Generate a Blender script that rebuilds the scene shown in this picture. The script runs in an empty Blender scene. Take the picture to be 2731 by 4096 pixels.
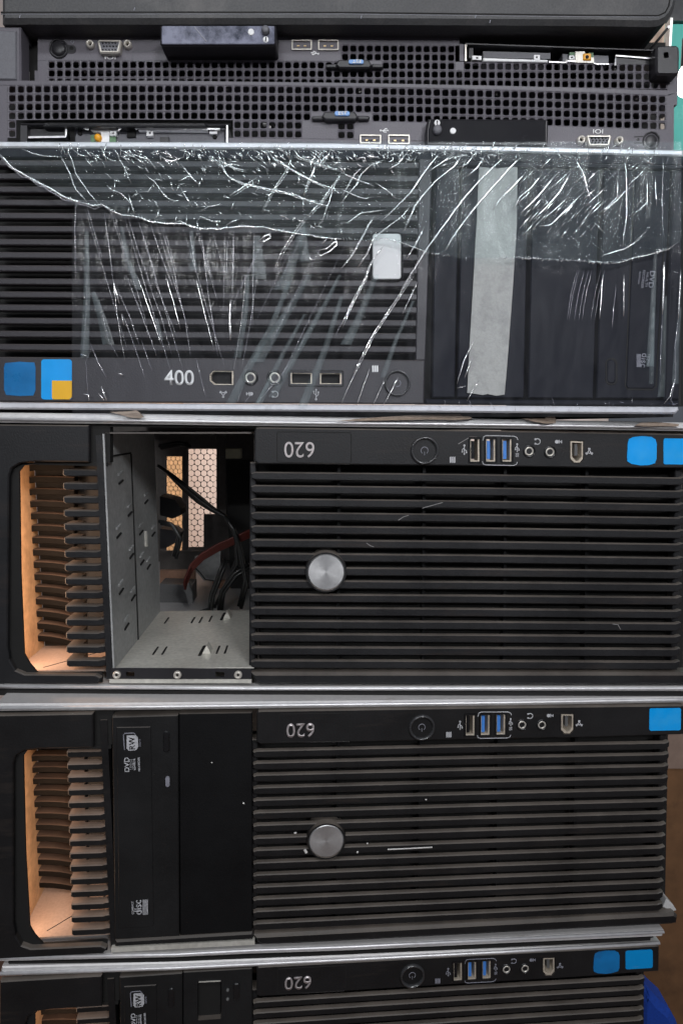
import bpy, bmesh, math, random
from mathutils import Vector, Matrix
from mathutils.geometry import tessellate_polygon
random.seed(7)
S = bpy.context.scene
COL = S.collection

# ---------------------------------------------------------------- camera
CAMZ = 1.10
TH = math.atan(348 / 2730.0)            # camera pitched down about 7 degrees
FPX = 2730.0                            # focal length measured in photograph pixels (24 mm lens)
cam_d = bpy.data.cameras.new('camera'); cam = bpy.data.objects.new('camera', cam_d); COL.objects.link(cam)
cam_d.sensor_fit = 'VERTICAL'; cam_d.sensor_height = 36; cam_d.lens = 36 * FPX / 4096
cam_d.clip_start = 0.01; cam_d.clip_end = 50
cam.location = (0, 0, CAMZ); cam.rotation_euler = (math.pi / 2 - TH, 0, 0)
S.camera = cam

# ---------------------------------------------------------------- light of the shop and added light
W = bpy.data.worlds.new('World'); S.world = W; W.use_nodes = True
bg = W.node_tree.nodes['Background']; bg.inputs[0].default_value = (.80, .86, 1, 1); bg.inputs[1].default_value = .10
def area(name, loc, target, sx, sy, power, color, spread=180):
    l = bpy.data.lights.new(name, 'AREA'); l.shape = 'RECTANGLE'; l.size = sx; l.size_y = sy
    l.energy = power; l.color = color; l.spread = math.radians(spread)
    o = bpy.data.objects.new(name, l); COL.objects.link(o)
    o.location = loc; o.rotation_euler = (Vector(target) - Vector(loc)).to_track_quat('-Z', 'Y').to_euler()
    return o
area('ceiling_tube_light', (-0.15, -0.40, 1.98), (0, .42, 1.15), 1.0, .05, 4.6, (.93, .96, 1.0))
area('ceiling_panel_light', (0.50, -0.82, 1.66), (0, .42, 1.10), .30, .20, 2.3, (.96, .97, 1.0), 90)
area('added_fold_highlight_light', (-0.30, -1.25, 1.58), (0, .42, 1.25), .55, .022, 1.5, (.95, .97, 1.0), 80)  # added lamp behind the camera, set to draw highlights on the film folds
area('warm_bulb_light_behind_stack', (-0.10, .98, 1.12), (-.22, 1.5, 1.08), .3, .3, 2.6, (1, .84, .72))
area('teal_wall_light', (0.75, .75, 1.9), (.85, 1.5, 1.5), .4, .4, 9, (.95, 1, 1))
vs = S.view_settings; vs.view_transform = 'Standard'; vs.look = 'None'; vs.exposure = 0; vs.gamma = 1
S.cycles.max_bounces = 8; S.cycles.transparent_max_bounces = 24

# ---------------------------------------------------------------- materials
def mat(name, col, rough=.5, metal=0, noise=.15, nscale=400, bump=.15, dust=0, dustcol=(.20, .17, .145), emit=None, spec=.5, wear=None, coat=0):
    m = bpy.data.materials.new(name); m.use_nodes = True; nt = m.node_tree; N = nt.nodes; L = nt.links
    b = N['Principled BSDF']; b.inputs['Roughness'].default_value = rough; b.inputs['Metallic'].default_value = metal
    b.inputs['Specular IOR Level'].default_value = spec; b.inputs['Coat Weight'].default_value = coat
    tc = N.new('ShaderNodeTexCoord')
    n = N.new('ShaderNodeTexNoise'); n.inputs['Scale'].default_value = nscale; n.inputs['Detail'].default_value = 4
    L.new(tc.outputs['Object'], n.inputs['Vector'])
    n2 = N.new('ShaderNodeTexNoise'); n2.inputs['Scale'].default_value = 22; n2.inputs['Detail'].default_value = 6; n2.inputs['Roughness'].default_value = .65
    L.new(tc.outputs['Object'], n2.inputs['Vector'])
    av = N.new('ShaderNodeMath'); av.operation = 'ADD'; L.new(n.outputs['Fac'], av.inputs[0]); L.new(n2.outputs['Fac'], av.inputs[1])
    mr = N.new('ShaderNodeMapRange'); L.new(av.outputs[0], mr.inputs['Value'])
    mr.inputs['From Min'].default_value = .6; mr.inputs['From Max'].default_value = 1.4
    mr.inputs['To Min'].default_value = 1 - noise; mr.inputs['To Max'].default_value = 1 + noise
    mx = N.new('ShaderNodeMix'); mx.data_type = 'RGBA'; mx.blend_type = 'MULTIPLY'; mx.inputs[0].default_value = 1
    mx.inputs[6].default_value = (*col, 1); L.new(mr.outputs[0], mx.inputs[7])
    out = mx.outputs[2]
    if wear:                                             # blotches and smears with a shape of their own
        wn = N.new('ShaderNodeTexNoise'); wn.inputs['Scale'].default_value = wear[1]; wn.inputs['Detail'].default_value = 8; wn.inputs['Roughness'].default_value = .7
        mp = N.new('ShaderNodeMapping'); mp.inputs['Scale'].default_value = wear[4] if len(wear) > 4 else (1, 1, 1)
        L.new(tc.outputs['Object'], mp.inputs['Vector']); L.new(mp.outputs[0], wn.inputs['Vector'])
        wr = N.new('ShaderNodeMapRange'); L.new(wn.outputs['Fac'], wr.inputs['Value'])
        wr.inputs['From Min'].default_value = wear[2]; wr.inputs['From Max'].default_value = wear[2] + .16; wr.inputs['To Max'].default_value = wear[3]
        wm = N.new('ShaderNodeMix'); wm.data_type = 'RGBA'; L.new(wr.outputs[0], wm.inputs[0]); L.new(out, wm.inputs[6]); wm.inputs[7].default_value = (*wear[0], 1)
        out = wm.outputs[2]
    if dust:                                             # settled dust lies on faces that look up
        g = N.new('ShaderNodeNewGeometry'); sp = N.new('ShaderNodeSeparateXYZ'); L.new(g.outputs['True Normal'], sp.inputs[0])
        dr = N.new('ShaderNodeMapRange'); L.new(sp.outputs['Z'], dr.inputs['Value'])
        dr.inputs['From Min'].default_value = .35; dr.inputs['From Max'].default_value = .9; dr.inputs['To Max'].default_value = dust
        dn = N.new('ShaderNodeMath'); dn.operation = 'MULTIPLY'; L.new(dr.outputs[0], dn.inputs[0])
        nr = N.new('ShaderNodeMapRange'); L.new(n2.outputs['Fac'], nr.inputs['Value']); nr.inputs['From Min'].default_value = .25; nr.inputs['From Max'].default_value = .6; nr.inputs['To Min'].default_value = .35
        L.new(nr.outputs[0], dn.inputs[1])
        dm = N.new('ShaderNodeMix'); dm.data_type = 'RGBA'; L.new(dn.outputs[0], dm.inputs[0]); L.new(out, dm.inputs[6]); dm.inputs[7].default_value = (*dustcol, 1)
        out = dm.outputs[2]
    L.new(out, b.inputs['Base Color'])
    rr_ = N.new('ShaderNodeMapRange'); L.new(n2.outputs['Fac'], rr_.inputs['Value']); rr_.inputs['From Min'].default_value = .3; rr_.inputs['From Max'].default_value = .7
    rr_.inputs['To Min'].default_value = max(.02, rough - .1); rr_.inputs['To Max'].default_value = min(1, rough + .1); L.new(rr_.outputs[0], b.inputs['Roughness'])
    if bump:
        bp = N.new('ShaderNodeBump'); bp.inputs['Strength'].default_value = bump; bp.inputs['Distance'].default_value = .0003
        L.new(n.outputs['Fac'], bp.inputs['Height']); L.new(bp.outputs[0], b.inputs['Normal'])
    if emit: b.inputs['Emission Color'].default_value = (*emit[0], 1); b.inputs['Emission Strength'].default_value = emit[1]
    return m
M = {}
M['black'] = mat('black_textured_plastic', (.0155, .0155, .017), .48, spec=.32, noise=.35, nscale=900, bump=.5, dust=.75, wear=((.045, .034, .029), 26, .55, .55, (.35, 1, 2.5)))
M['black2'] = mat('worn_black_textured_plastic', (.0115, .011, .0115), .5, noise=.35, nscale=900, bump=.4, dust=.8, spec=.3, wear=((.040, .031, .026), 30, .55, .6, (.35, 1, 2.5)))
M['blackgloss'] = mat('smooth_black_plastic', (.012, .012, .013), .25, bump=0)
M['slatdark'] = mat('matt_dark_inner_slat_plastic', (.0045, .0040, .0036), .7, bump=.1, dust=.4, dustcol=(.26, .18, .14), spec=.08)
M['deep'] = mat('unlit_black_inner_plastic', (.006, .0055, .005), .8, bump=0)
M['drive'] = mat('black_drive_plastic', (.012, .012, .0125), .5, spec=.3, noise=.3, nscale=1100, bump=.4, dust=.5, wear=((.07, .065, .06), 60, .68, .4))
M['blank'] = mat('matt_black_blanking_plastic', (.005, .005, .0055), .6, spec=.2, noise=.3, nscale=1100, bump=.4, dust=.5)
M['t1'] = mat('charcoal_plastic', (.035, .032, .038), .5, noise=.2, nscale=900, bump=.4, dust=.3)
M['t1blue'] = mat('blue_black_bay_plastic', (.009, .010, .0165), .5, noise=.2, nscale=900, bump=.12, spec=.12)
M['server'] = mat('grey_painted_server_steel', (.108, .100, .117), .5, noise=.2, nscale=1200, bump=.5, wear=((.22, .2, .22), 70, .70, .4))
M['serverdark'] = mat('dark_server_plastic', (.02, .019, .022), .4, bump=.2, nscale=900)
M['serverglossy'] = mat('scuffed_panel_with_reflections', (.035, .04, .06), .16, bump=0, wear=((.30, .31, .40), 30, .40, .8), coat=.3)  # blue-grey blotches paint reflections in along with the scuffs
M['serverglossy2'] = mat('glossy_black_panel', (.007, .007, .010), .5, spec=.1, bump=0, wear=((.1, .1, .12), 50, .6, .3))
M['lid'] = mat('dusty_dark_case_plastic', (.062, .062, .064), .6, noise=.35, nscale=800, bump=.6, dust=.4, wear=((.15, .14, .135), 16, .5, .5))
M['silver'] = mat('dirty_silver_case_steel', (.69, .68, .675), .45, metal=.3, noise=.12, nscale=300, bump=.1, dust=.35, dustcol=(.42, .38, .36), wear=((.20, .16, .13), 55, .62, .7, (.35, 1, 2.2)))
M['palesilver'] = mat('pale_silver_case_steel', (.68, .68, .72), .4, metal=.2, noise=.12, nscale=300, bump=.15, wear=((.34, .33, .34), 60, .6, .5))
M['edge'] = mat('polished_folded_steel_edge', (.78, .77, .78), .38, metal=.45, noise=.15, nscale=200, bump=0)
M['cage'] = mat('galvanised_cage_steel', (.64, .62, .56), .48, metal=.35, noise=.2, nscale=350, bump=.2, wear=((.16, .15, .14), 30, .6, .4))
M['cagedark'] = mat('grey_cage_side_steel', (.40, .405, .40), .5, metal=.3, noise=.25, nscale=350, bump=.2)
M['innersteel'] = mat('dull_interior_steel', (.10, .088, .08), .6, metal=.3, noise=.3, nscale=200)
M['port'] = mat('tarnished_port_metal', (.56, .49, .40), .4, metal=.3, noise=.3, nscale=900, bump=.2)
M['portgrey'] = mat('nickel_port_metal', (.64, .60, .54), .35, metal=.45, noise=.2, nscale=900, bump=.1)
M['gold'] = mat('gold_contacts', (.7, .52, .28), .35, metal=.7, bump=0)
M['ring'] = mat('glossy_raised_button_ring', (.035, .035, .037), .3, bump=0, spec=.7, coat=.4)
M['dustyslat'] = mat('dust_coated_black_slat', (.013, .012, .012), .55, noise=.3, nscale=900, bump=.3, dust=.95, dustcol=(.36, .26, .20), spec=.3)
M['usbblue'] = mat('blue_port_plastic', (.06, .22, .62), .4, bump=0)
M['print'] = mat('pale_grey_print', (.48, .48, .50), .6, noise=.35, nscale=900, bump=0)
M['printdim'] = mat('dim_grey_print', (.24, .24, .28), .6, noise=.35, nscale=900, bump=0)
M['numeral'] = mat('brushed_silver_numerals', (.55, .50, .50), .35, metal=.5, noise=.3, nscale=700, bump=.2)
M['white'] = mat('white_numeral_print', (.80, .80, .80), .5, bump=0)
M['badge'] = mat('brushed_metal_badge', (.86, .86, .86), .38, metal=.5, noise=.1, nscale=500, bump=.15)
M['label'] = mat('white_blank_sticker', (.64, .64, .64), .35, noise=.06, nscale=40, bump=.05)
M['tape'] = mat('cream_masking_tape', (.40, .40, .385), .75, noise=.12, nscale=700, bump=.8, wear=((.24, .24, .235), 42, .50, .6))
M['bluest'] = mat('bright_blue_sticker', (.0, .34, .86), .33, noise=.12, nscale=60, bump=.1, wear=((.06, .42, .80), 20, .55, .4), coat=.2)
M['bluest2'] = mat('deep_blue_sticker', (.006, .16, .42), .33, noise=.2, nscale=90, bump=.15, wear=((.02, .07, .22), 35, .5, .6), coat=.2)
M['bluescr'] = mat('scratched_blue_sticker', (.0, .27, .66), .3, noise=.12, nscale=60, bump=.1, wear=((.45, .42, .12), 26, .60, .8, (.25, 1, 3)), coat=.2)
M['orangest'] = mat('orange_yellow_sticker', (.85, .46, .02), .4, noise=.1, nscale=60, bump=.1)
M['tagblue'] = mat('light_blue_tag', (.20, .38, .72), .45, bump=0)
M['orange'] = mat('orange_button_plastic', (.80, .36, .02), .35, bump=0)
M['pcb'] = mat('green_circuit_board', (.10, .20, .10), .5, noise=.3, nscale=500)
M['whiteplastic'] = mat('white_plastic_catch', (.80, .80, .80), .45, bump=.1)
M['greydrive'] = mat('grey_drive_plastic', (.13, .13, .145), .5, noise=.2, nscale=900, bump=.3)
M['board'] = mat('rough_tan_board', (.62, .38, .20), .8, noise=.35, nscale=160, bump=.8, wear=((.40, .22, .11), 60, .55, .6))
M['recessfloor'] = mat('dusty_tan_recess_plastic', (.34, .25, .20), .75, noise=.2, nscale=500, bump=.3, wear=((.20, .14, .11), 40, .6, .4))
M['wire'] = mat('black_cable_sheath', (.012, .012, .012), .35, bump=0)
M['redwire'] = mat('dusty_red_ribbon_cable', (.09, .014, .009), .5, noise=.25, nscale=200)
M['ivory'] = mat('ivory_connector_plastic', (.50, .46, .33), .5)
M['greyplug'] = mat('grey_connector_plastic', (.11, .11, .11), .45)
M['brownpart'] = mat('brown_insulating_sheet', (.36, .20, .13), .7, noise=.25)
M['palewall'] = mat('pale_pink_plaster', (.80, .70, .66), .9, noise=.06, nscale=6, bump=.2)
M['tealwall'] = mat('teal_painted_wall', (.05, .25, .22), .8, noise=.12, nscale=30, bump=.4, wear=((.22, .52, .46), 9, .58, .6))
M['cyan'] = mat('pale_cyan_sheet', (.55, .82, .82), .7, noise=.04, nscale=10, bump=0)
M['brownwall'] = mat('brown_hardboard', (.19, .095, .042), .8, noise=.25, nscale=60, bump=.5, wear=((.07, .035, .018), 14, .55, .6))
M['dustyboard'] = mat('dusty_pinkish_board', (.27, .19, .15), .85, noise=.25, nscale=80, bump=.5)
M['whitepost'] = mat('white_painted_post', (.82, .80, .76), .6)
M['cloth'] = mat('royal_blue_cloth', (.004, .045, .32), .85, noise=.3, nscale=500, bump=.6)
M['scrap'] = mat('brown_paper_tape_scrap', (.37, .29, .23), .85, noise=.3, nscale=300, bump=.8, wear=((.22, .16, .12), 70, .55, .6))
M['dustwhite'] = mat('white_paint_fleck', (.62, .60, .58), .8, bump=.2)
M['scratch'] = mat('pale_scratch', (.20, .19, .19), .6, bump=0)
M['bulb'] = mat('lit_bulb_glass', (1, 1, 1), .3, bump=0, emit=((1, .93, .9), 14))

_b = M['badge']; _nt = _b.node_tree; _p = _nt.nodes['Principled BSDF']; _p.inputs['Anisotropic'].default_value = .45; _p.inputs['Metallic'].default_value = .85
_t = _nt.nodes.new('ShaderNodeTangent'); _t.direction_type = 'RADIAL'; _t.axis = 'Y'; _nt.links.new(_t.outputs[0], _p.inputs['Tangent'])
def film_mat(name, milk, gloss, rough, tint=(.97, .98, .99), bump=.35, scale=(14, 14, 5), milkcol=(.72, .74, .80)):
    m = bpy.data.materials.new(name); m.use_nodes = True; nt = m.node_tree; N = nt.nodes; L = nt.links
    N.remove(N['Principled BSDF']); out = N['Material Output']
    tr = N.new('ShaderNodeBsdfTransparent'); tr.inputs[0].default_value = (*tint, 1)
    df = N.new('ShaderNodeBsdfDiffuse'); df.inputs[0].default_value = (*milkcol, 1)
    gl = N.new('ShaderNodeBsdfGlossy'); gl.inputs['Color'].default_value = (1, 1, 1, 1); gl.inputs['Roughness'].default_value = rough
    tc = N.new('ShaderNodeTexCoord'); mp = N.new('ShaderNodeMapping'); mp.inputs['Scale'].default_value = scale
    L.new(tc.outputs['Object'], mp.inputs['Vector'])
    n = N.new('ShaderNodeTexNoise'); n.inputs['Scale'].default_value = 6; n.inputs['Detail'].default_value = 5; n.inputs['Distortion'].default_value = 1.2
    L.new(mp.outputs[0], n.inputs['Vector'])
    bp = N.new('ShaderNodeBump'); bp.inputs['Strength'].default_value = bump; bp.inputs['Distance'].default_value = .004
    L.new(n.outputs['Fac'], bp.inputs['Height'])
    L.new(bp.outputs[0], gl.inputs['Normal'])
    mr = N.new('ShaderNodeMapRange'); L.new(n.outputs['Fac'], mr.inputs['Value']); mr.inputs['From Min'].default_value = .3; mr.inputs['From Max'].default_value = .75
    mr.inputs['To Min'].default_value = milk * .45; mr.inputs['To Max'].default_value = milk * 1.6
    a = N.new('ShaderNodeMixShader'); L.new(mr.outputs[0], a.inputs[0]); L.new(tr.outputs[0], a.inputs[1]); L.new(df.outputs[0], a.inputs[2])
    b = N.new('ShaderNodeMixShader'); b.inputs[0].default_value = gloss; L.new(a.outputs[0], b.inputs[1]); L.new(gl.outputs[0], b.inputs[2])
    L.new(b.outputs[0], out.inputs[0]); return m
M['film'] = film_mat('clear_stretch_film', .020, .003, .10, bump=.2)
M['film2'] = film_mat('second_film_layer', .026, .012, .10, tint=(.94, .985, .985), bump=.8, scale=(30, 30, 30), milkcol=(.62, .74, .76))
M['crease'] = film_mat('folded_film_crease', .50, .60, .19, tint=(1, 1, 1), bump=.0, scale=(60, 60, 60), milkcol=(.95, .95, .98))
M['faint'] = film_mat('soft_film_fold', .12, .12, .22, tint=(1, 1, 1), bump=.3, scale=(40, 40, 10), milkcol=(.74, .74, .90))
M['pleat'] = film_mat('layered_film_pleat', .085, .012, .3, tint=(.95, .98, .98), bump=.3, scale=(20, 20, 8), milkcol=(.62, .74, .78))

# ---------------------------------------------------------------- geometry helpers
class T:                                   # the front plane of one machine: pose, and measured photo points -> its own coordinates
    def __init__(s, X, Y, Z, yaw, A=None, ref=None, k=0):
        s.o = Vector((X, Y, Z)) / 1000; s.yaw = math.radians(yaw); s.A = A; s.ref = ref; s.k = k; s.D = Y / 1000
    def raw(s, px, py, w=0):
        x = (px - 1365.5) / FPX; up = -(py - 2048) / FPX; c, n_ = math.cos(TH), math.sin(TH)
        d = Vector((x, c + up * n_, -n_ + up * c)); n = Vector((-math.sin(s.yaw), math.cos(s.yaw), 0)); o = s.o + n * w
        p = d * (n.dot(o) / n.dot(d)) - s.o
        return (p.x * math.cos(s.yaw) + p.y * math.sin(s.yaw), p.z)
    def P(s, px, py, w=0):
        if s.ref is None: return s.raw(px, py, w)
        u, v = s.ref.raw(px, py, w); u *= 1000; v *= 1000; A = s.A; b = (u, v, u * v / 200, 1)
        return (sum(b[i] * A[i][0] for i in range(4)) / 1000, sum(b[i] * A[i][1] for i in range(4)) / 1000)
    def mm(s, px): return px * s.D / FPX
def tag(o, label=None, cat=None, group=None, kind=None):
    for k, v in (('label', label), ('category', cat), ('group', group), ('kind', kind)):
        if v: o[k] = v
    return o
def empty(name, t, label, cat, group=None):
    o = bpy.data.objects.new(name, None); COL.objects.link(o); o.empty_display_size = .02
    o.location = t.o + Vector((0, 0, CAMZ)); o.rotation_euler = (0, 0, t.yaw)
    return tag(o, label, cat, group)
def area2(p): return sum(p[i][0] * p[(i + 1) % len(p)][1] - p[(i + 1) % len(p)][0] * p[i][1] for i in range(len(p))) / 2
def inset(p, d):
    n = len(p); r = []
    for i in range(n):
        a, b, c = Vector(p[i - 1]), Vector(p[i]), Vector(p[(i + 1) % n])
        e1 = (b - a); e2 = (c - b)
        if e1.length < 1e-9 or e2.length < 1e-9: r.append(tuple(b)); continue
        e1.normalize(); e2.normalize(); n1 = Vector((-e1.y, e1.x)); n2 = Vector((-e2.y, e2.x)); m = n1 + n2
        l = m.length
        if l < .3: r.append(tuple(b + n1 * d)); continue
        m /= l; r.append(tuple(b + m * (d / max(.5, m.dot(n1)))))
    return r
class MB:
    def __init__(s): s.v = []; s.f = []
    def add(s, vs, fs): o = len(s.v); s.v += [tuple(x) for x in vs]; s.f += [tuple(i + o for i in f) for f in fs]
    def plate(s, outer, holes, w0, w1, bev=0, hole_w=None):
        if area2(outer) < 0: outer = outer[::-1]
        hs = [h if area2(h) < 0 else h[::-1] for h in holes]
        inn = inset(outer, bev) if bev else outer
        loops = [inn] + hs; flat = [p for l in loops for p in l]
        tris = tessellate_polygon([[Vector((p[0], p[1], 0)) for p in l] for l in loops])
        V = [(p[0], w0, p[1]) for p in flat]; F = []
        for t_ in tris:
            a, b, c = (flat[i] for i in t_)
            F.append(t_ if area2([a, b, c]) > 0 else t_[::-1])
        s.add(V, F)
        n = len(outer)
        if bev:
            s.add([(p[0], w0, p[1]) for p in inn] + [(p[0], w0 + bev, p[1]) for p in outer], [(i, i + n, (i + 1) % n + n, (i + 1) % n) for i in range(n)])
        s.add([(p[0], w0 + bev, p[1]) for p in outer] + [(p[0], w1, p[1]) for p in outer], [(i, i + n, (i + 1) % n + n, (i + 1) % n) for i in range(n)])
        for h in hs:
            m = len(h); hw = w1 if hole_w is None else hole_w
            s.add([(p[0], w0, p[1]) for p in h] + [(p[0], hw, p[1]) for p in h], [(i, i + m, (i + 1) % m + m, (i + 1) % m) for i in range(m)])
        s.add([(p[0], w1, p[1]) for p in flat], [tuple(reversed(f)) for f in F])
        return s
    def box(s, x0, x1, y0, y1, z0, z1):
        V = [(x, y, z) for x in (x0, x1) for y in (y0, y1) for z in (z0, z1)]
        s.add(V, [(0, 1, 3, 2), (4, 6, 7, 5), (0, 4, 5, 1), (2, 3, 7, 6), (0, 2, 6, 4), (1, 5, 7, 3)]); return s
    def tube(s, pts, r, n=8, flat=1.0, taper=False):
        pts = [Vector(p) for p in pts]; k = len(pts); V = []; F = []
        for i, p in enumerate(pts):
            d = (pts[min(i + 1, k - 1)] - pts[max(i - 1, 0)]).normalized()
            a = d.cross(Vector((0, 1, 0))); a = a.normalized() if a.length > .05 else Vector((1, 0, 0)); b = d.cross(a).normalized()
            rr_ = r * (max(.12, math.sin(math.pi * (i + .3) / (k - .4))) ** .5 if taper else 1)
            for j in range(n):
                t_ = 2 * math.pi * j / n; V.append(p + a * rr_ * math.cos(t_) + b * rr_ * flat * math.sin(t_))
        for i in range(k - 1):
            for j in range(n): F.append((i * n + j, i * n + (j + 1) % n, (i + 1) * n + (j + 1) % n, (i + 1) * n + j))
        F.append(tuple(range(n))[::-1]); F.append(tuple((k - 1) * n + j for j in range(n))); s.add(V, F); return s
    def ring(s, c, r0, r1, w0, w1, n=32, slope=0):
        # a collar from radius r0 (inner) to r1 (outer), rounded: front at w0 in the middle
        prof = [(r1, w1), (r1, w0 + (w1 - w0) * .35), (r1 - (r1 - r0) * .25, w0), (r1 - (r1 - r0) * .75, w0), (r0, w0 + (w1 - w0) * .35), (r0, w1)]
        V = [(c[0] + r * math.cos(2 * math.pi * i / n), w, c[1] + r * math.sin(2 * math.pi * i / n)) for i in range(n) for r, w in prof]
        m = len(prof); s.add(V, [(i * m + j, i * m + j + 1, ((i + 1) % n) * m + j + 1, ((i + 1) % n) * m + j) for i in range(n) for j in range(m - 1)]); return s
    def dome(s, c, r, w0, w1, n=28, bulge=.5):
        prof = [(r, w1), (r, w0 + (w1 - w0) * bulge), (r * .9, w0 + (w1 - w0) * bulge * .4), (r * .6, w0 + (w1 - w0) * bulge * .1), (r * .02, w0)]
        V = [(c[0] + q * math.cos(2 * math.pi * i / n), w, c[1] + q * math.sin(2 * math.pi * i / n)) for i in range(n) for q, w in prof]
        m = len(prof); F = [(i * m + j, i * m + j + 1, ((i + 1) % n) * m + j + 1, ((i + 1) % n) * m + j) for i in range(n) for j in range(m - 1)]
        F.append(tuple(i * m + m - 1 for i in range(n))); s.add(V, F); return s
    def build(s, name, m, parent=None, smooth=False, label=None, kind=None):
        me = bpy.data.meshes.new(name); me.from_pydata([tuple(v) for v in s.v], [], s.f); me.update()
        bm = bmesh.new(); bm.from_mesh(me); bmesh.ops.remove_doubles(bm, verts=bm.verts, dist=1e-7); bmesh.ops.recalc_face_normals(bm, faces=bm.faces)
        bm.to_mesh(me); bm.free(); me.materials.append(m)
        if smooth:
            me.polygons.foreach_set('use_smooth', [True] * len(me.polygons)); me.update()
        o = bpy.data.objects.new(name, me); COL.objects.link(o); o.parent = parent
        if label: o['label'] = label
        if kind: o['kind'] = kind
        return o
def px_poly(t, pts, w=0): return [t.P(x, y, w) for x, y in pts]
def rrp(x0, y0, x1, y1, r, k=0, n=4):                    # rounded rectangle in measured photo pixels; k: slope of the machine's long edges there
    P = []; xc = (x0 + x1) / 2
    for cx, cy, a0 in ((x1 - r, y0 + r, -90), (x1 - r, y1 - r, 0), (x0 + r, y1 - r, 90), (x0 + r, y0 + r, 180)):
        for i in range(n + 1):
            a = math.radians(a0 + 90 * i / n); x = cx + r * math.cos(a); P.append((x, cy + r * math.sin(a) + k * (x - xc)))
    return P
def prism(t, pts, w0, w1, m, name, par, bev=0, holes=(), **kw):
    b = MB(); b.plate(px_poly(t, pts, w0), [px_poly(t, h, w0) for h in holes], w0, w1, bev); return b.build(name, m, par, **kw)
def text(t, s, px, py, h, rot, w, m, par, name='lettering', bold=0, sx=1, thick=.0002, spacing=1):
    c = bpy.data.curves.new(name, 'FONT'); c.body = s; c.align_x = 'CENTER'; c.align_y = 'CENTER'; c.extrude = thick / 2; c.offset = bold; c.space_character = spacing
    c.size = 1; c.extrude = 0
    tmp = bpy.data.objects.new('tmp', c); COL.objects.link(tmp); dg = bpy.context.evaluated_depsgraph_get()
    me = bpy.data.meshes.new_from_object(tmp.evaluated_get(dg)); bpy.data.objects.remove(tmp); bpy.data.curves.remove(c)
    ys = [v.co.y for v in me.vertices]; xs = [v.co.x for v in me.vertices]; cy = (max(ys) + min(ys)) / 2; cx = (max(xs) + min(xs)) / 2; sc = t.mm(h) / (max(ys) - min(ys))
    a = math.radians(rot); u, v_ = t.P(px, py, w)
    bm = bmesh.new(); bm.from_mesh(me)
    ge = bmesh.ops.extrude_face_region(bm, geom=list(bm.faces)); 
    for q in ge['geom']:
        if isinstance(q, bmesh.types.BMVert): q.co.z = 1
    for q in bm.verts:
        x = (q.co.x - cx) * sc * sx; y = (q.co.y - cy) * sc
        q.co = Vector((u + x * math.cos(a) - y * math.sin(a), w - (thick if q.co.z > .5 else 0), v_ + x * math.sin(a) + y * math.cos(a)))
    bmesh.ops.recalc_face_normals(bm, faces=bm.faces); bm.to_mesh(me); bm.free(); me.materials.clear(); me.materials.append(m)
    o = bpy.data.objects.new(name, me); COL.objects.link(o); o.parent = par; return o

T1 = T(0, 421, 0, .5, k=.007)
T2 = T(-54.2, 427, -2.1, 2.83, k=.014)
A3 = ((1.00558, -.00755), (-.00111, .99074), (.01118, -.01825), (-.35356, -.45694))
A4 = ((1.00107, -.01299), (.00081, .98879), (.00194, -.02436), (-.31814, -.47306))
T3 = T(-54, 416, -181.2, 4.87, A3, T2, k=.014); T4 = T(-57, 417, -362.1, 5.78, A4, T2, k=.014)
TB = T(0, 447, 0, 1.1, k=.012); TA = T(0, 474, 0, .4, k=.006); T0 = T(0, 458, 0, .3, k=.003)

# ---------------------------------------------------------------- small shared fittings
def usb_vertical(t, x0, y0, x1, y1, par, blue):
    f = MB(); f.plate(px_poly(t, rrp(x0 - 4, y0 - 4, x1 + 4, y1 + 4, 5, t.k)), [px_poly(t, rrp(x0 + 3, y0 + 4, x1 - 3, y1 - 4, 2, t.k))], -.0002, .008)
    o = f.build('usb_port', M['blackgloss'], par)
    s = MB(); s.plate(px_poly(t, rrp(x0, y0, x1, y1, 3, t.k), .0006), [px_poly(t, rrp(x0 + 5, y0 + 5, x1 - 10, y1 - 9, 1, t.k), .0006)], .0006, .010); s.build('shell', M['port'], o)
    b = MB(); b.plate(px_poly(t, rrp(x0 + 6, y0 + 12, x0 + 19, y1 - 14, 1, t.k), .0014), [], .0014, .010); b.build('tongue', M['usbblue'] if blue else M['blackgloss'], o)
    return o
def jack(t, x, y, r, par):
    c = t.P(x, y); k = t.mm(1)
    o = MB().ring(c, r * k * .62, r * k, -.0006, .004).build('audio_jack', M['blackgloss'], par, smooth=True)
    MB().ring(c, r * k * .36, r * k * .70, -.0004, .004).build('sleeve', M['portgrey'], o, smooth=True)
    MB().dome(c, r * k * .4, .0012, .005).build('socket_hole', M['deep'], o)
    return o
def power_button(t, x, y, r, par, sym=True, up=-1):
    c = t.P(x, y); k = t.mm(1)
    MB().ring(c, r * k * .80, r * k, -.0020, .004, 40).build('power_button_collar', M['ring'], par, smooth=True)
    o = MB().dome(c, r * k * .74, .0002, .005, 36, .5).build('power_button', M['blackgloss'], par, smooth=True)
    if sym:
        a0 = math.radians(90 if up > 0 else -90); q = []
        for i in range(19):
            a = a0 + math.radians(38) + math.radians(284) * i / 18; q.append((c[0] + r * k * .25 * math.cos(a), -.0001, c[1] + r * k * .25 * math.sin(a)))
        b = MB().tube(q, .00022, 5); b.tube([(c[0], -.0001, c[1] + up * r * k * .08), (c[0], -.0001, c[1] + up * r * k * .34)], .00022, 5)
        b.build('power_symbol', M['printdim'], o)
    return o
def lines(t, segs, w, r, m, par, name, closed=False):
    b = MB()
    for s in segs: b.tube([(lambda p: (p[0], w, p[1]))(t.P(x, y, w)) for x, y in s], r, 5, .5)
    return b.build(name, m, par)
def circ(x, y, r, a0=0, a1=360, n=16): return [(x + r * math.cos(math.radians(a0 + (a1 - a0) * i / n)), y + r * math.sin(math.radians(a0 + (a1 - a0) * i / n))) for i in range(n + 1)]
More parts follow.
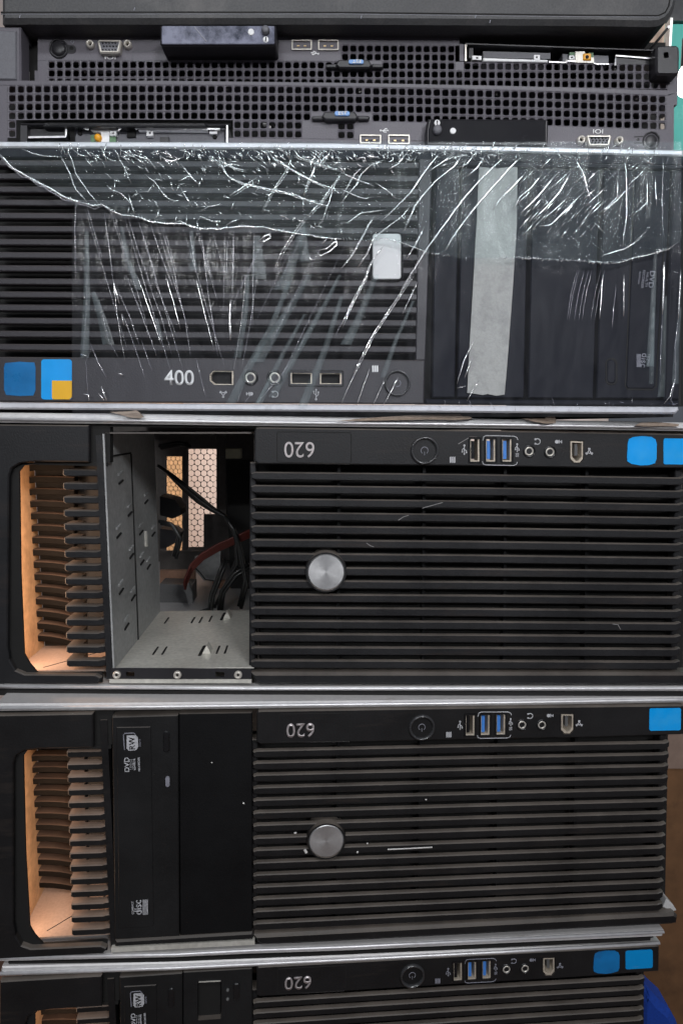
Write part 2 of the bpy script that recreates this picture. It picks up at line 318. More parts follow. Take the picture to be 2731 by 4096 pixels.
def usb_icon(t, x, y, s, ang, par, w=-.0001, m=None):    # trident
    a = math.radians(ang); R = lambda u, v: (x + (u * math.cos(a) - v * math.sin(a)) * s, y + (u * math.sin(a) + v * math.cos(a)) * s)
    lines(t, [[R(0, -1), R(0, 1)], [R(0, .5), R(.45, .1), R(.45, -.35)], [R(0, .2), R(-.45, -.2), R(-.45, -.5)], [R(-.14, -.8), R(0, -1.05), R(.14, -.8)],
              [R(*p) for p in circ(0, 1, .16, n=8)], [R(*p) for p in circ(.45, -.4, .1, n=6)], [R(*p) for p in circ(-.45, -.55, .1, n=6)]], w, t.mm(1.7), m or M['print'], par, 'usb_symbol')
def headphone_icon(t, x, y, s, ang, par, m=None):
    a = math.radians(ang); R = lambda u, v: (x + (u * math.cos(a) - v * math.sin(a)) * s, y + (u * math.sin(a) + v * math.cos(a)) * s)
    lines(t, [[R(*p) for p in circ(0, 0, .8, 150, 390, 12)]], -.0001, t.mm(2), m or M['print'], par, 'headphone_symbol')
    lines(t, [[R(.75, .35), R(.55, .8)], [R(-.75, .35), R(-.55, .8)]], -.0001, t.mm(4), m or M['print'], par, 'headphone_symbol')
def mic_icon(t, x, y, s, ang, par, m=None):
    a = math.radians(ang); R = lambda u, v: (x + (u * math.cos(a) - v * math.sin(a)) * s, y + (u * math.sin(a) + v * math.cos(a)) * s)
    prism(t, [R(*p) for p in circ(.35, 0, .5, n=12)[:-1]], -.0002, .0002, m or M['print'], 'microphone_symbol', par)
    lines(t, [[R(-.2, -.5), R(-.35, 0), R(-.2, .5)], [R(-.35, 0), R(-.9, 0)], [R(-.9, -.4), R(-.9, .4)]], -.0001, t.mm(2), m or M['print'], par, 'microphone_symbol')
def firewire_icon(t, x, y, s, ang, par, m=None):
    mm_ = m or M['print']; a0 = ang
    seg = [circ(x, y, s * .35, n=10)]
    for k in (0, 120, 240):
        a = math.radians(a0 + k); q = (x + s * .4 * math.cos(a), y + s * .4 * math.sin(a)); e = (x + s * .95 * math.cos(a), y + s * .95 * math.sin(a)); seg.append([q, e])
        n = (-math.sin(a) * s * .3, math.cos(a) * s * .3)
        for f in (.7, .95): seg.append([(x + s * f * math.cos(a) - n[0], y + s * f * math.sin(a) - n[1]), (x + s * f * math.cos(a) + n[0], y + s * f * math.sin(a) + n[1])])
    lines(t, seg, -.0001, t.mm(1.8), mm_, par, 'firewire_symbol')
def disk_icon(t, x, y, s, par, m=None):
    b = MB()
    for i in (-1, 0, 1): b.plate(px_poly(t, [(x + i * s * .62 - s * .26, y - s * .8), (x + i * s * .62 + s * .2, y - s), (x + i * s * .62 + s * .26, y + s * .8), (x + i * s * .62 - s * .2, y + s)]), [], -.0002, .0002)
    b.build('disk_activity_symbol', m or M['print'], par)
def disc_logo(t, x, y, s, rot, par, m, w=-.0001):        # the small compact-disc mark: outlined 'disc' lettering over a ruled band
    a = math.radians(rot); k = t.mm(1)
    text(t, 'disc', x - .22 * s * (1 if rot > 0 else -1), y, s * .62, rot, w, m, par, bold=.01, sx=1.0, thick=.00015)
    b = MB(); dirx = 1 if rot > 0 else -1
    for i in range(5):
        xx = x + dirx * s * (.18 + i * .085); b.plate(px_poly(t, [(xx, y - s * .62), (xx + 2.4, y - s * .62), (xx + 2.4, y + s * .62), (xx, y + s * .62)], w), [], w - .00015, w)
    b.build('lettering', m, par)
    text(t, 'COMPACT', x - dirx * s * .62, y, s * .17, rot, w, m, par, thick=.00015)

# ---------------------------------------------------------------- one black '620' workstation lying on its side
GROUP = 'black workstation computers lying stacked on their sides'
L2 = [1888, 1941, 1994, 2049, 2103, 2158, 2213, 2269, 2322, 2377, 2430, 2483, 2536, 2589, 2642]
R2 = [1911, 1964, 2017, 2071, 2123.6, 2177, 2232, 2285, 2336.6, 2390, 2444, 2494, 2546, 2596.6, 2648]
def tower(t, label, dirty, strip_top, strip_bot, low_top, low_bot, badge=True, warm=.1):
    """strip_*: measured edges of the silver side panel above; low_*: of the one below (lists of photo points on the real machine)."""
    root = empty('workstation_computer', t, label, 'computer', GROUP)
    raw = T(t.o.x * 1000, t.o.y * 1000, t.o.z * 1000, math.degrees(t.yaw))
    # silver panels (top and underside of the lying case), with their rolled front edge
    def panel(top, bot, flip):
        b = MB(); b.plate([raw.raw(*p, .002) for p in top + bot[::-1]], [], .002, .450, .0008); o = b.build('side_panel', M['silver'], root)
        e = MB(); pts = [raw.raw(x, y, .001) for x, y in (bot if not flip else top)]; dz = -.0012 if flip else .0022
        e.tube([(p[0], .0012, p[1] + dz) for p in pts], .0011, 8); e.build('folded_edge', M['edge'], o, smooth=True)
    panel(strip_top, strip_bot, False)
    if low_top: panel(low_top, low_bot, True)
    K = M['black'] if dirty == 0 else M['black2']
    # handle frame (C shaped) with its sloping inner wall
    prism(t, [(-70, 1697), (357, 1701), (357, 1848), (140, 1846), (80, 1852), (48, 1872), (36, 1905), (30, 2590), (38, 2640), (62, 2682), (100, 2698), (382, 2700), (405, 2712), (392, 2735), (-70, 2735)], 0, .004, K, 'handle_frame', root, bev=.0007)
    prism(t, [(-20, 1850), (430, 1850), (430, 1866), (130, 1858), (96, 1862), (78, 1886), (84, 2300), (98, 2616), (120, 2655), (150, 2690), (410, 2690), (410, 2730), (-20, 2730)], .0042, .0060, M['deep'], 'handle_inner_wall', root)
    uc = t.P(442, 2300, .003)[0] - .0014; MB().box(uc - .0042, uc, .004, .034, t.P(430, 2725)[1], t.P(430, 1742)[1]).build('column', K, root)
    prism(t, [(358, 1704), (441, 1708), (441, 1740), (441, 1850), (358, 1850)], .005, .012, M['deep'], 'corner_block', root)
    # recess behind the handle
    X0 = t.P(-10, 2300)[0]; XR = t.P(440, 2300)[0]; zt = t.P(60, 1860)[1] + .004; zb = t.P(300, 2698, .004)[1] - .0012
    MB().box(X0, X0 + .0015, .0125, .064, zb, zt).build('recess_side_board', M['board'], root)
    MB().box(X0 + .0016, XR, .0125, .064, zb, zb + .0012).build('recess_floor', M['recessfloor'], root)
    xs = X0 + .03; lines(raw, [], 0, 0, M['deep'], root, 'x') if False else None
    MB().tube([(X0 + .018, .018, zb + .0012), (XR - .012, .060, zb + .0012)], .00035, 5, 1).build('seam', M['deep'], root)
    MB().box(t.P(150, 2200, .06)[0], XR, .0642, .066, zb, zt).build('recess_back', M['deep'], root)
    MB().box(X0, XR, .0125, .0642, zt, zt + .0012).build('recess_roof', M['deep'], root)
    zl = (t.P(0, 2640)[1] + t.P(0, 1900)[1]) / 2
    wl = area('added_handle_light', (0, 0, 0), (0, 1, 0), .012, abs(zt - zb) * .92, warm, (1, .65, .43))  # unseen strip lamp added to give the recess its warm light
    wl.parent = root; wl.location = (X0 + .0085, .0135, zl); wl.rotation_euler = Vector((.8, 1, -.05)).to_track_quat('-Z', 'Y').to_euler()
    for i in range(15):
        y = 1877.7 + i * 54.45; f = i / 14; xl = 250 + 15 * f; xr = 403 + 13 * f; h = 28
        b = MB(); b.plate(px_poly(t, [(xl + 2, y), (xl + 62, y), (xr - 22, y + 1), (xr - 8, y - 3), (xr + 8, y - 3), (xr + 8, y + h - 4), (xr - 16, y + h), (xl + 12, y + h), (xl + 2, y + h - 6)], .006), [], .006, .012, .0006)
        b.plate(px_poly(t, [(xl + 1, y + .5), (xl + 57, y + .5), (xl + 57, y + h - 1), (xl + 1, y + h - 1)], .006), [], .0121, .022, 0)
        b.build('handle_slat', K if dirty == 0 else M['dustyslat'], root)
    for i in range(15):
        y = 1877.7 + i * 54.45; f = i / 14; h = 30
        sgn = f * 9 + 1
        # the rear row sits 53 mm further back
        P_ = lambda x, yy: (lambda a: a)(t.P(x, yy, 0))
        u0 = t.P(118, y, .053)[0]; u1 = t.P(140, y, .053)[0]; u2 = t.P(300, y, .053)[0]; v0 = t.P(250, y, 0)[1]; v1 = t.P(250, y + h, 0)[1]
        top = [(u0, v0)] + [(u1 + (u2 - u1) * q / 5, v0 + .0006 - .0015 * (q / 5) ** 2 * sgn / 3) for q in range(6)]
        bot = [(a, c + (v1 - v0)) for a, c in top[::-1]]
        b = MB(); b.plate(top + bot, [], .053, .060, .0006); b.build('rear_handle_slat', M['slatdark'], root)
    # big bezel: top bar with its sockets, grille below
    usb = [(1877, 1752, 1920, 1850), (1940, 1752, 1983, 1850), (2005, 1752, 2048, 1850)]
    fw = [(2280, 1764), (2330, 1766), (2330, 1834), (2316, 1851), (2294, 1850), (2280, 1834)]
    holes = [rrp(a - 5, b_ - 5, c + 5, d + 5, 5, t.k) for a, b_, c, d in usb] + [[(x + (3 if x > 2305 else -3), y + (3 if y > 1800 else -3)) for x, y in fw]]
    prism(t, [(1018, 1722), (1024, 1711), (1036, 1709), (1900, 1721), (2798, 1737), (2806, 1745), (2804, 1872), (2400, 1872), (1880, 1864), (1034, 1856), (1018, 1846)], 0, .010, K, 'top_bar', root, bev=.0008, holes=holes)
    for i, q in enumerate(usb): usb_vertical(t, *q, root, i > 0)
    o = prism(t, fw, .0004, .010, M['port'], 'firewire_port', root, holes=[[(x + (-6 if x > 2305 else 6), y + (-8 if y > 1800 else 6)) for x, y in fw]])
    prism(t, [(2296, 1776), (2308, 1776), (2308, 1822), (2296, 1822)], .0016, .009, M['greyplug'], 'tongue', o)
    power_button(t, 1697, 1802, 57, root)
    jack(t, 2115, 1805, 28, root); jack(t, 2198, 1808, 28, root)
    pm = M['print'] if dirty < 2 else M['printdim']
    headphone_icon(t, 2148, 1766, 14, 90, root, pm); mic_icon(t, 2231, 1767, 15, 180, root, pm); usb_icon(t, 1856, 1800, 18, 180, root, m=pm); usb_icon(t, 2067, 1792, 15, 180, root, m=pm)
    text(t, 'SS', 2067, 1820, 13, 270, -.0001, pm, root, bold=.02); firewire_icon(t, 2355, 1808, 15, 30, root, pm); disk_icon(t, 1809, 1839, 13, root, pm)
    lines(t, [[(1930, 1762), (1934, 1746), (1944, 1742), (2055, 1745), (2066, 1750), (2070, 1760)], [(1928, 1846), (1932, 1856), (1942, 1860), (2052, 1862), (2064, 1858), (2068, 1848)]], -.0001, t.mm(1.6), pm, root, 'port_outline')
    lines(t, [[(1112, 1727), (1400, 1731), (1404, 1740), (1404, 1848), (1396, 1854), (1114, 1848), (1109, 1840), (1109, 1734), (1112, 1727)]], .0000, .00028, M['deep'], root, 'badge_plate_groove')
    lines(t, [[(1114, 1851), (1397, 1857), (1407, 1850)]], .0001, .0002, M['black'], root, 'badge_plate_groove')
    text(t, '620', 1197, 1799, 62, 180 - .7, -.0001, M['numeral'], root, bold=.006 if dirty else .0, sx=.93, thick=.0006, spacing=1.02)
    disk = None
    # grille
    for i in range(15):
        yl, yr = L2[i], R2[i]; k = 31
        xe = 2736 - 1.5 * i
        pts = [(1004, yl + 5), (1020, yl), (1900, yl + (yr - yl) * .42), (xe - 18, yr), (xe - 4, yr - 5), (xe + 4, yr - 4), (xe + 2, yr + 20), (xe - 14, yr + k), (1900, yl + (yr - yl) * .42 + k), (1022, yl + k), (1004, yl + k - 6)]
        b = MB(); b.plate(px_poly(t, pts, .0015), [], .0015, .0048, .0006); b.build('slat', K, root)
    gb = [(1004, 2698), (2724, 2700), (2775, 2700), (2782, 2712), (2778, 2741), (1042, 2738), (1020, 2725)]
    prism(t, [(1002, 2692), (2770, 2692), (2785, 2706), (2780, 2742), (1044, 2739), (1022, 2728)], .0005, .011, K, 'bottom_rail', root, bev=.0018)
    prism(t, [(1000, 1850), (1024, 1850), (1020, 2700), (996, 2700)], .006, .014, K, 'end_rail', root, bev=.0006)
    prism(t, [(2700, 1860), (2728, 1860), (2708, 2700), (2680, 2700)], .007, .014, K, 'end_rail', root, bev=.0006)
    for xx in (1350, 1690, 2015, 2340): prism(t, [(xx, 1862), (xx + 12, 1862), (xx + 8, 2700), (xx - 4, 2700)], .0088, .016, M['blank'], 'grille_rib', root)
    prism(t, [(1004, 1855), (2735, 1865), (2730, 2735), (1010, 2735)], .020, .022, M['deep'], 'grille_backing', root)
    if badge:
        c = t.P(1304, 2288); k = t.mm(1)
        MB().ring(c, 74 * k, 86 * k, -.0012, .012, 48).build('badge_ring', K, root)
        bd = MB(); bd.plate([(c[0] + 76 * k * math.cos(a_ * math.pi / 24), c[1] + 76 * k * math.sin(a_ * math.pi / 24)) for a_ in range(48)], [], -.0010, .010, .0007); o = bd.build('round_badge', M['badge'], root)
    # chassis sides so that the case is closed
    MB().box(t.P(2735, 2300)[0], t.P(2745, 2300)[0], .0125, .440, t.P(1000, 2735)[1], t.P(1000, 1720)[1]).build('chassis_end', M['innersteel'], root)
    prism(t, [(-20, 1690), (2780, 1722), (2780, 1728), (-20, 1703)], .006, .440, M['deep'], 'chassis_top', root)
    prism(t, [(-20, 2738), (2760, 2744), (2760, 2750), (-20, 2746)], .006, .440, M['deep'], 'chassis_bottom', root)
    return root

def sticker(t, pts, m, par, name='sticker', label=None): return prism(t, pts, -.0004, .0002, m, name, par, label=label)
BAR = [(2514, 1756), (2530, 1748), (2565, 1744), (2602, 1747), (2620, 1757), (2625, 1775), (2624, 1835), (2618, 1853), (2595, 1860), (2560, 1862), (2525, 1856), (2508, 1846), (2506, 1830), (2509, 1775)]

# ---- second from the bottom etc.: the one with the empty drive bay
t2 = tower(T2, 'black 620 workstation with an empty open drive bay showing cables inside', 0,
           [(-24, 1650), (600, 1656), (1000, 1663), (2000, 1676), (2731, 1690), (2840, 1692)], [(-24, 1690), (600, 1697), (1000, 1703), (2000, 1713), (2731, 1724), (2840, 1727)],
           [(-24, 2737), (1000, 2747), (2731, 2747), (2800, 2746)], [(-24, 2755), (1000, 2763), (2731, 2766), (2800, 2766)], warm=.13)
sticker(T2, BAR, M['bluest'], t2, label='barrel-shaped blue sticker'); sticker(T2, rrp(2652, 1754, 2770, 1858, 8, .012), M['bluest'], t2, label='bright blue rectangular sticker')
# cage
def lpt(t, x, y, w): p = t.P(x, y, w); return (p[0], w, p[1])
c0 = .003; c1 = .142
uL = T2.P(442, 2300, c0)[0]; uR = T2.P(1012, 2300, c0)[0]; vF = T2.P(700, 2673, c0)[1]; vT = T2.P(700, 1735, c0)[1]
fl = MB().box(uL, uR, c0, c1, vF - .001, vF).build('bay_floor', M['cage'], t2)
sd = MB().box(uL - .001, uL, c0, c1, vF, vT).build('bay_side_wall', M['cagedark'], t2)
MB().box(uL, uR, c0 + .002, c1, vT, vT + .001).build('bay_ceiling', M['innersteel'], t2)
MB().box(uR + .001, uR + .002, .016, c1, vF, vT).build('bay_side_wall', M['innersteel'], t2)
def slot(u, w, l, ang, par, z, th=.0007, m='deep'):
    b = MB(); d = (math.sin(ang) * l, math.cos(ang) * l); b.tube([(u, w, z), (u + d[0], w + d[1], z)], th, 6, .5); b.build('slot', M[m], par)
for a, b_ in ((.030, .030), (.040, .030), (.100, .030), (.109, .030), (.052, .105), (.062, .105), (.074, .108), (.018, .105), (.134, .105), (.142, .105)):
    slot(uL + a * .62, b_, .016, 0, fl, vF + .0003)
for a, b_ in ((.052, .026), (.056, .112)):
    b = MB(); x = uL + a; b.plate([(x, vF + .0002), (x + .006, vF + .0002), (x + .0035, vF + .006)], [], b_ + .004, b_ + .014); b.build('lever_tab', M['cage'], fl)
    slot(x - .001, b_, .020, .02, fl, vF + .0004, .0012)
for a, z in [(.02, .3), (.02, .55), (.05, .42), (.05, .22), (.05, .62), (.08, .35), (.08, .5), (.03, .12), (.1, .3), (.1, .64), (.12, .45), (.03, .78)]:
    zz = vF + (vT - vF) * z
    for dz in (0, .006):
        b = MB(); b.tube([(uL + .0004, a, zz + dz), (uL + .0004, a + .010, zz + dz + .0015)], .0008, 6, 1); b.build('louvre', M['cagedark'] if dz else M['deep'], sd)
MB().tube([(uL + .0003, .098, vF + (vT - vF) * .42), (uL + .0003, .098, vF + (vT - vF) * .50)], .0016, 6).build('rivet', M['cage'], sd)
# front rail of the cage with three screws
prism(T2, [(445, 2674), (1006, 2675), (1006, 2716), (440, 2716)], .002, .0032, M['serverdark'], 'bay_front_rail', t2, holes=[[(505, 2688), (538, 2688), (538, 2706), (505, 2706)], [(862, 2688), (898, 2688), (898, 2708), (862, 2708)]])
prism(T2, [(438, 2717), (1006, 2718), (1006, 2733), (438, 2733)], .0015, .0035, M['cage'], 'bay_front_lip', t2)
for x in (469, 711, 953):
    c = T2.P(x, 2698, .002); o = MB().ring(c, .0009, .0026, .0002, .002, 20).build('screw', M['portgrey'], t2, smooth=True); MB().dome(c, .0012, .0010, .002).build('socket_hole', M['deep'], o)
# inside: rear wall with two hexagon-pierced vents
WR = .40
def rp(px, py, w=WR): return T2.P(px, py, w)
def vent(x0, y0, cols, rows, pw, ph, r, skip=lambda i, j: False):
    b = MB(); n = 18
    for j in range(rows):
        for i in range(cols):
            cx = x0 + i * pw + (pw / 2 if j % 2 else 0); cy = y0 + j * ph; V = []
            for q in range(n):
                a = 2 * math.pi * q / n + math.pi / 6; hx = (pw / 2) / math.cos(((a + math.pi / 6) % (math.pi / 3)) - math.pi / 6) * 1.004
                for rad in (hx, r): V.append((cx + rad * math.cos(a), cy + rad * math.sin(a)))
            V3 = [(*rp(*p)[:1], WR, rp(*p)[1]) for p in V]; back = [(x, WR + .001, z) for x, _, z in V3]
            if skip(i, j): continue
            b.add(V3 + back, [(2 * q, (2 * q + 2) % (2 * n), (2 * q + 3) % (2 * n), 2 * q + 1) for q in range(n)] + [(2 * q + 1, (2 * q + 3) % (2 * n), (2 * q + 3) % (2 * n) + 2 * n, 2 * q + 1 + 2 * n) for q in range(n)])
    return b.build('rear_vent', M['deep'], t2)
vent(765, 1806, 4, 18, 25.4, 21.8, 12.1, lambda i, j: j > 11 and i > 1)
vent(676, 1834, 3, 22, 17.6, 17.2, 8.4)
hole1 = [(753, 1796), (866, 1796), (866, 2056), (815, 2056), (815, 2188), (753, 2188)]; hole2 = [(667, 1826), (729, 1826), (729, 2202), (667, 2202)]
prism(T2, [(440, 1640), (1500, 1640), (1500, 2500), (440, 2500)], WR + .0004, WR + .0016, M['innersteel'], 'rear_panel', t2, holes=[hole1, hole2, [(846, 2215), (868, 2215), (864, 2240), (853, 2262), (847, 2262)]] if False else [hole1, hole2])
prism(T2, [(735, 1740), (752, 1740), (752, 2200), (735, 2200)], .33, .335, M['innersteel'], 'interior_bracket', t2)
prism(T2, [(868, 1740), (905, 1740), (905, 2060), (868, 2060)], .30, .305, M['innersteel'], 'interior_bracket', t2)
prism(T2, [(636, 1737), (865, 1737), (865, 1762), (636, 1762)], .20, .206, M['innersteel'], 'interior_bracket', t2)
prism(T2, [(640, 2204), (880, 2204), (880, 2280), (640, 2280)], .30, .302, M['innersteel'], 'interior_bracket', t2)
prism(T2, [(640, 2282), (780, 2282), (780, 2335), (640, 2335)], .24, .246, M['brownpart'], 'interior_block', t2)
prism(T2, [(850, 2320), (921, 2320), (921, 2400), (850, 2400)], .27, .272, M['brownpart'], 'interior_block', t2)
prism(T2, [(780, 2225), (882, 2200), (882, 2318), (860, 2322), (815, 2322), (780, 2280)], .25, .252, M['cagedark'], 'interior_plate', t2)
prism(T2, [(903, 1795), (962, 1795), (962, 1834), (903, 1834)], .20, .215, M['ivory'], 'connector', t2)
prism(T2, [(640, 2335), (770, 2340), (772, 2440), (640, 2440)], .21, .235, M['greyplug'], 'interior_block', t2)
prism(T2, [(725, 2338), (755, 2330), (770, 2375), (772, 2412), (756, 2420), (744, 2380)], .18, .186, M['greyplug'], 'cable_plug', t2)
prism(T2, [(668, 2443), (740, 2443), (738, 2449), (670, 2449)], .19, .2, M['portgrey'], 'plug_edge', t2)
b = MB()
for i, off in enumerate((-9, -3, 3, 9, 14)):
    q = [(630, 1862), (672, 1890 + off * .4), (730, 1940 + off), (790, 1990 + off * 1.3), (850, 2035 + off * .7), (905, 2068), (940, 2130 + off), (950, 2250 + off * 2), (900, 2340), (858, 2430)]
    b.tube([lpt(T2, x, y, .17 + .012 * math.sin(i * 2.1)) for x, y in q], .0013, 8)
for q in ([(905, 2068), (935, 2120), (960, 2200), (985, 2330), (960, 2430)], [(640, 1790), (720, 1775), (760, 1782)], [(905, 2240), (880, 2300), (850, 2380), (842, 2440), (800, 2455)], [(1000, 2260), (940, 2300), (890, 2370), (880, 2450)], [(640, 2090), (690, 2100), (720, 2150), (700, 2230)]):
    for k in (-5, 4): b.tube([lpt(T2, x + k, y + k, .155) for x, y in q], .0016, 8)
b.build('cable_bundle', M['wire'], t2, smooth=True)
b = MB(); 
for i in range(9):
    f = i / 8 * 15 - 7; q = [(1030, 2120), (950, 2155), (870, 2190), (810, 2225), (765, 2270), (745, 2320), (738, 2345)]
    b.tube([lpt(T2, x + f * .3, y + f * 1.6, .16 + i * .0006) for x, y in q], .0010, 6)
b.build('ribbon_cable', M['redwire'], t2, smooth=True)
MB().tube([lpt(T2, x, y, .22) for x, y in [(775, 2265), (800, 2290), (822, 2318), (860, 2324)]], .0006, 6).build('thin_cable', M['wire'], t2)
prism(T2, [(640, 1985), (700, 2000), (724, 2035), (722, 2062), (690, 2075), (640, 2060)], .21, .24, M['serverdark'], 'interior_block', t2)
prism(T2, [(640, 2115), (690, 2120), (714, 2140), (705, 2170), (660, 2195), (640, 2195)], .21, .24, M['serverdark'], 'interior_block', t2)
prism(T2, [(905, 1840), (1060, 1840), (1060, 2440), (925, 2440)], .27, .28, M['deep'], 'interior_block', t2)

# ---- the one below with the optical drive
t3 = tower(T3, 'dusty black 620 workstation with an optical drive and a single blue sticker', 1,
           [(-16, 2816), (600, 2812), (1000, 2808), (2000, 2798), (2700, 2789), (2750, 2789)], [(-16, 2846), (600, 2841), (1000, 2836), (2000, 2824), (2700, 2812), (2750, 2812)],
           [(-16, 3826), (700, 3812), (1000, 3796), (1365, 3783), (2654, 3722)], [(-12, 3848), (700, 3832), (1000, 3818), (1365, 3806), (2648, 3747)], warm=.085)
sticker(T3, rrp(2652, 1748, 2786, 1850, 8, .012), M['bluest'], t3, label='bright blue rectangular sticker')
def optical(t, par, full=True):
    d = prism(t, [(433, 1722), (700, 1722), (701, 2680), (440, 2680)], .0015, .012, M['drive'], 'optical_drive', par, bev=.0006)
    tr = prism(t, [(451, 1766), (588, 1768), (590, 1776), (598, 2622), (590, 2632), (464, 2632), (456, 2624)], .0009, .0016, M['drive'], 'disc_tray_front', d, bev=.0004)
    MB().plate(px_poly(t, rrp(638, 1788, 664, 1880, 12), .0004), [], .0004, .003, .0006).build('eject_button', M['blackgloss'], d)
    prism(t, rrp(648, 1985, 664, 2030, 8), .0008, .002, M['printdim'], 'activity_light', d)
    prism(t, [(596, 1975), (606, 1975), (606, 1980), (596, 1980)], .0012, .002, M['deep'], 'release_hole', d)
    # RW mark
    lines(t, [[(483, 1864), (479, 1800), (484, 1793), (520, 1792), (527, 1800)]], .0008, .0003, M['printdim'], tr, 'lettering')
    prism(t, [(492, 1802), (528, 1802), (537, 1812), (538, 1852), (530, 1866), (500, 1867), (491, 1858)], .0006, .001, M['print'], 'mark_panel', tr)
    text(t, 'RW', 513, 1835, 24, 90, .0006, M['drive'], tr, bold=.01); text(t, 'DVD+R', 545, 1835, 7, 90, .0009, M['printdim'], tr)
    text(t, 'DVD', 492, 1928, 20, 90, .0009, M['print'], tr, bold=.02, sx=1.15)
    for x, hh in ((506, 4), (514, 4), (523, 8), (541, 8)): text(t, 'MULTI' if hh < 8 else 'RECORDER' if x > 530 else 'REWRITE', x, 1928, hh, 90, .0009, M['print'], tr, bold=.03, sx=52 / hh / (5.6 if hh > 4 else 4.2) * (1.0))
    disc_logo(t, 545, 2545, 52, 90, tr, M['print'], .0009)
    return d
optical(T3, t3)
prism(T3, [(704, 1718), (1000, 1722), (1000, 2678), (706, 2680)], .0025, .012, M['blank'], 'blanking_panel', t3, bev=.0005)
prism(T3, [(440, 2684), (1000, 2680), (1008, 2690), (1000, 2712), (440, 2712)], .001, .010, M['drive'], 'bay_rail', t3, bev=.0012)
prism(T3, [(425, 2714), (1010, 2714), (1010, 2734), (425, 2734)], .0015, .010, M['cage'], 'bay_front_lip', t3)
prism(T3, [(2736, 2640), (2765, 2668), (2780, 2695), (2742, 2702), (2722, 2676)], .006, .02, M['silver'], 'case_foot', t3, bev=.001)
prism(T3, [(430, 1715), (1004, 1715), (1004, 2720), (430, 2720)], .030, .032, M['deep'], 'bay_backing', t3)
for pts, rr_ in ([[(1550, 3398), (1640, 3394), (1728, 3389)], .0005], [[(1426, 3409), (1432, 3409)], .0007], [[(1176, 3333), (1186, 3331)], .0006], [[(1466, 3374), (1471, 3374)], .0005], [[(1218, 3398), (1226, 3412)], .0009], [[(970, 3212), (978, 3214)], .0005], [[(845, 3050), (850, 3051)], .0004], [[(1700, 3198), (1706, 3199)], .0004]):
    MB().tube([(lambda p: (p[0], .0006, p[1]))(T3.raw(x, y, .0006)) for x, y in pts], rr_, 6, .4).build('paint_fleck', M['dustwhite'], t3)

# ---- the lowest visible one
t4 = tower(T4, 'lowest black 620 workstation, with two blue stickers, cut off by the picture bottom', 2,
           [(8, 3868), (700, 3850), (1365, 3823), (2000, 3796), (2640, 3770)], [(2, 3907), (700, 3884), (1365, 3852), (2000, 3820), (2636, 3784)], None, None, badge=False, warm=.07)
sticker(T4, BAR, M['bluest2'], t4, label='dark blue barrel-shaped sticker'); sticker(T4, rrp(2652, 1753, 2776, 1848, 10, .012), M['bluescr'], t4, label='bright blue sticker with a yellowish scratch')
optical(T4, t4)
d = prism(T4, [(704, 1722), (1000, 1726), (1000, 2678), (706, 2680)], .0022, .012, M['drive'], 'card_reader', t4, bev=.0005, holes=[rrp(765, 1778, 868, 1960, 8)])
prism(T4, rrp(766, 1779, 867, 1959, 8), .006, .008, M['deep'], 'card_slot', d); prism(T4, [(770, 1772), (864, 1774), (864, 1777), (770, 1775)], .0016, .0026, M['cage'], 'slot_edge', d)
MB().plate(px_poly(T4, rrp(918, 1790, 944, 1872, 10), .001), [], .001, .004, .0006).build('eject_button', M['blackgloss'], d)
for y in (1822, 1866): MB().dome(T4.P(893, y), .0011, .0008, .003).build('indicator_light', M['greyplug'], d)
prism(T4, [(430, 1715), (1004, 1715), (1004, 2720), (430, 2720)], .030, .032, M['deep'], 'bay_backing', t4)

def shadow_gap(t, pts, root):  # dark full-depth strip that stands in for the shadow between two cases
    b = MB(); b.plate([T(t.o.x * 1000, t.o.y * 1000, t.o.z * 1000, math.degrees(t.yaw)).raw(*p, .003) for p in pts], [], .003, .43, 0); b.build('shadow_gap_strip', M['deep'], root)
shadow_gap(T2, [(-20, 2758), (1000, 2765), (2731, 2767), (2731, 2788), (1000, 2785), (-20, 2781)], t2)
shadow_gap(T3, [(34, 3849), (700, 3834), (1365, 3808), (2600, 3750), (2600, 3762), (1365, 3819), (700, 3846), (40, 3864)], t3)
# small pale scratches on the machine with the open bay
for pts in ([(1688, 2033), (1720, 2024), (1770, 2010)], [(1592, 2082), (1612, 2068), (1634, 2061)], [(1830, 1776), (1850, 1764), (1874, 1750)], [(1465, 2172), (1482, 2184), (1495, 2188)], [(2448, 2496), (2470, 2499), (2480, 2518)]):
    MB().tube([(lambda p: (p[0], .0014 if pts[0][1] > 1800 else 0, p[1]))(T2.P(x, y, .0014)) for x, y in pts], .00026, 5, .3).build('scratch', M['scratch'], t2)

# ---------------------------------------------------------------- the film-wrapped '400' workstation
t1 = empty('workstation_computer', T1, 'charcoal 400 workstation under clear film, with a strip of masking tape on it', 'computer', 'workstation computers lying on their sides')
K = M['t1']
prism(T1, [(-30, 565), (700, 567), (1365, 572), (2000, 584), (2731, 600), (2731, 624), (2000, 607), (1365, 597), (700, 592), (-30, 590)], .001, .44, M['palesilver'], 'side_panel', t1, bev=.0008)
prism(T1, [(-30, 1609), (1365, 1618), (2690, 1628), (2712, 1628), (2715, 1640), (2700, 1656), (1365, 1646), (-30, 1636)], .001, .44, M['palesilver'], 'side_panel', t1, bev=.0010)
prism(T1, [(-30, 1637), (1365, 1647), (2690, 1656), (2690, 1668), (-30, 1650)], .010, .43, M['deep'], 'shadow_gap_strip', t1)  # dark strip in place of the shade under the case
prism(T1, [(-30, 592), (1365, 599), (1700, 603), (2731, 626), (2731, 660), (1700, 640), (-30, 628)], .002, .02, M['t1blue'], 'bezel_edge', t1, bev=.0004)
for i in range(15):
    yl = 651.5 + 52.6 * i - 13; yr = 662 + 52.6 * i - 13
    prism(T1, [(-30, yl), (1676, yr), (1676, yr + 26), (-30, yl + 26)], .003, .009, K, 'slat', t1, bev=.0006)
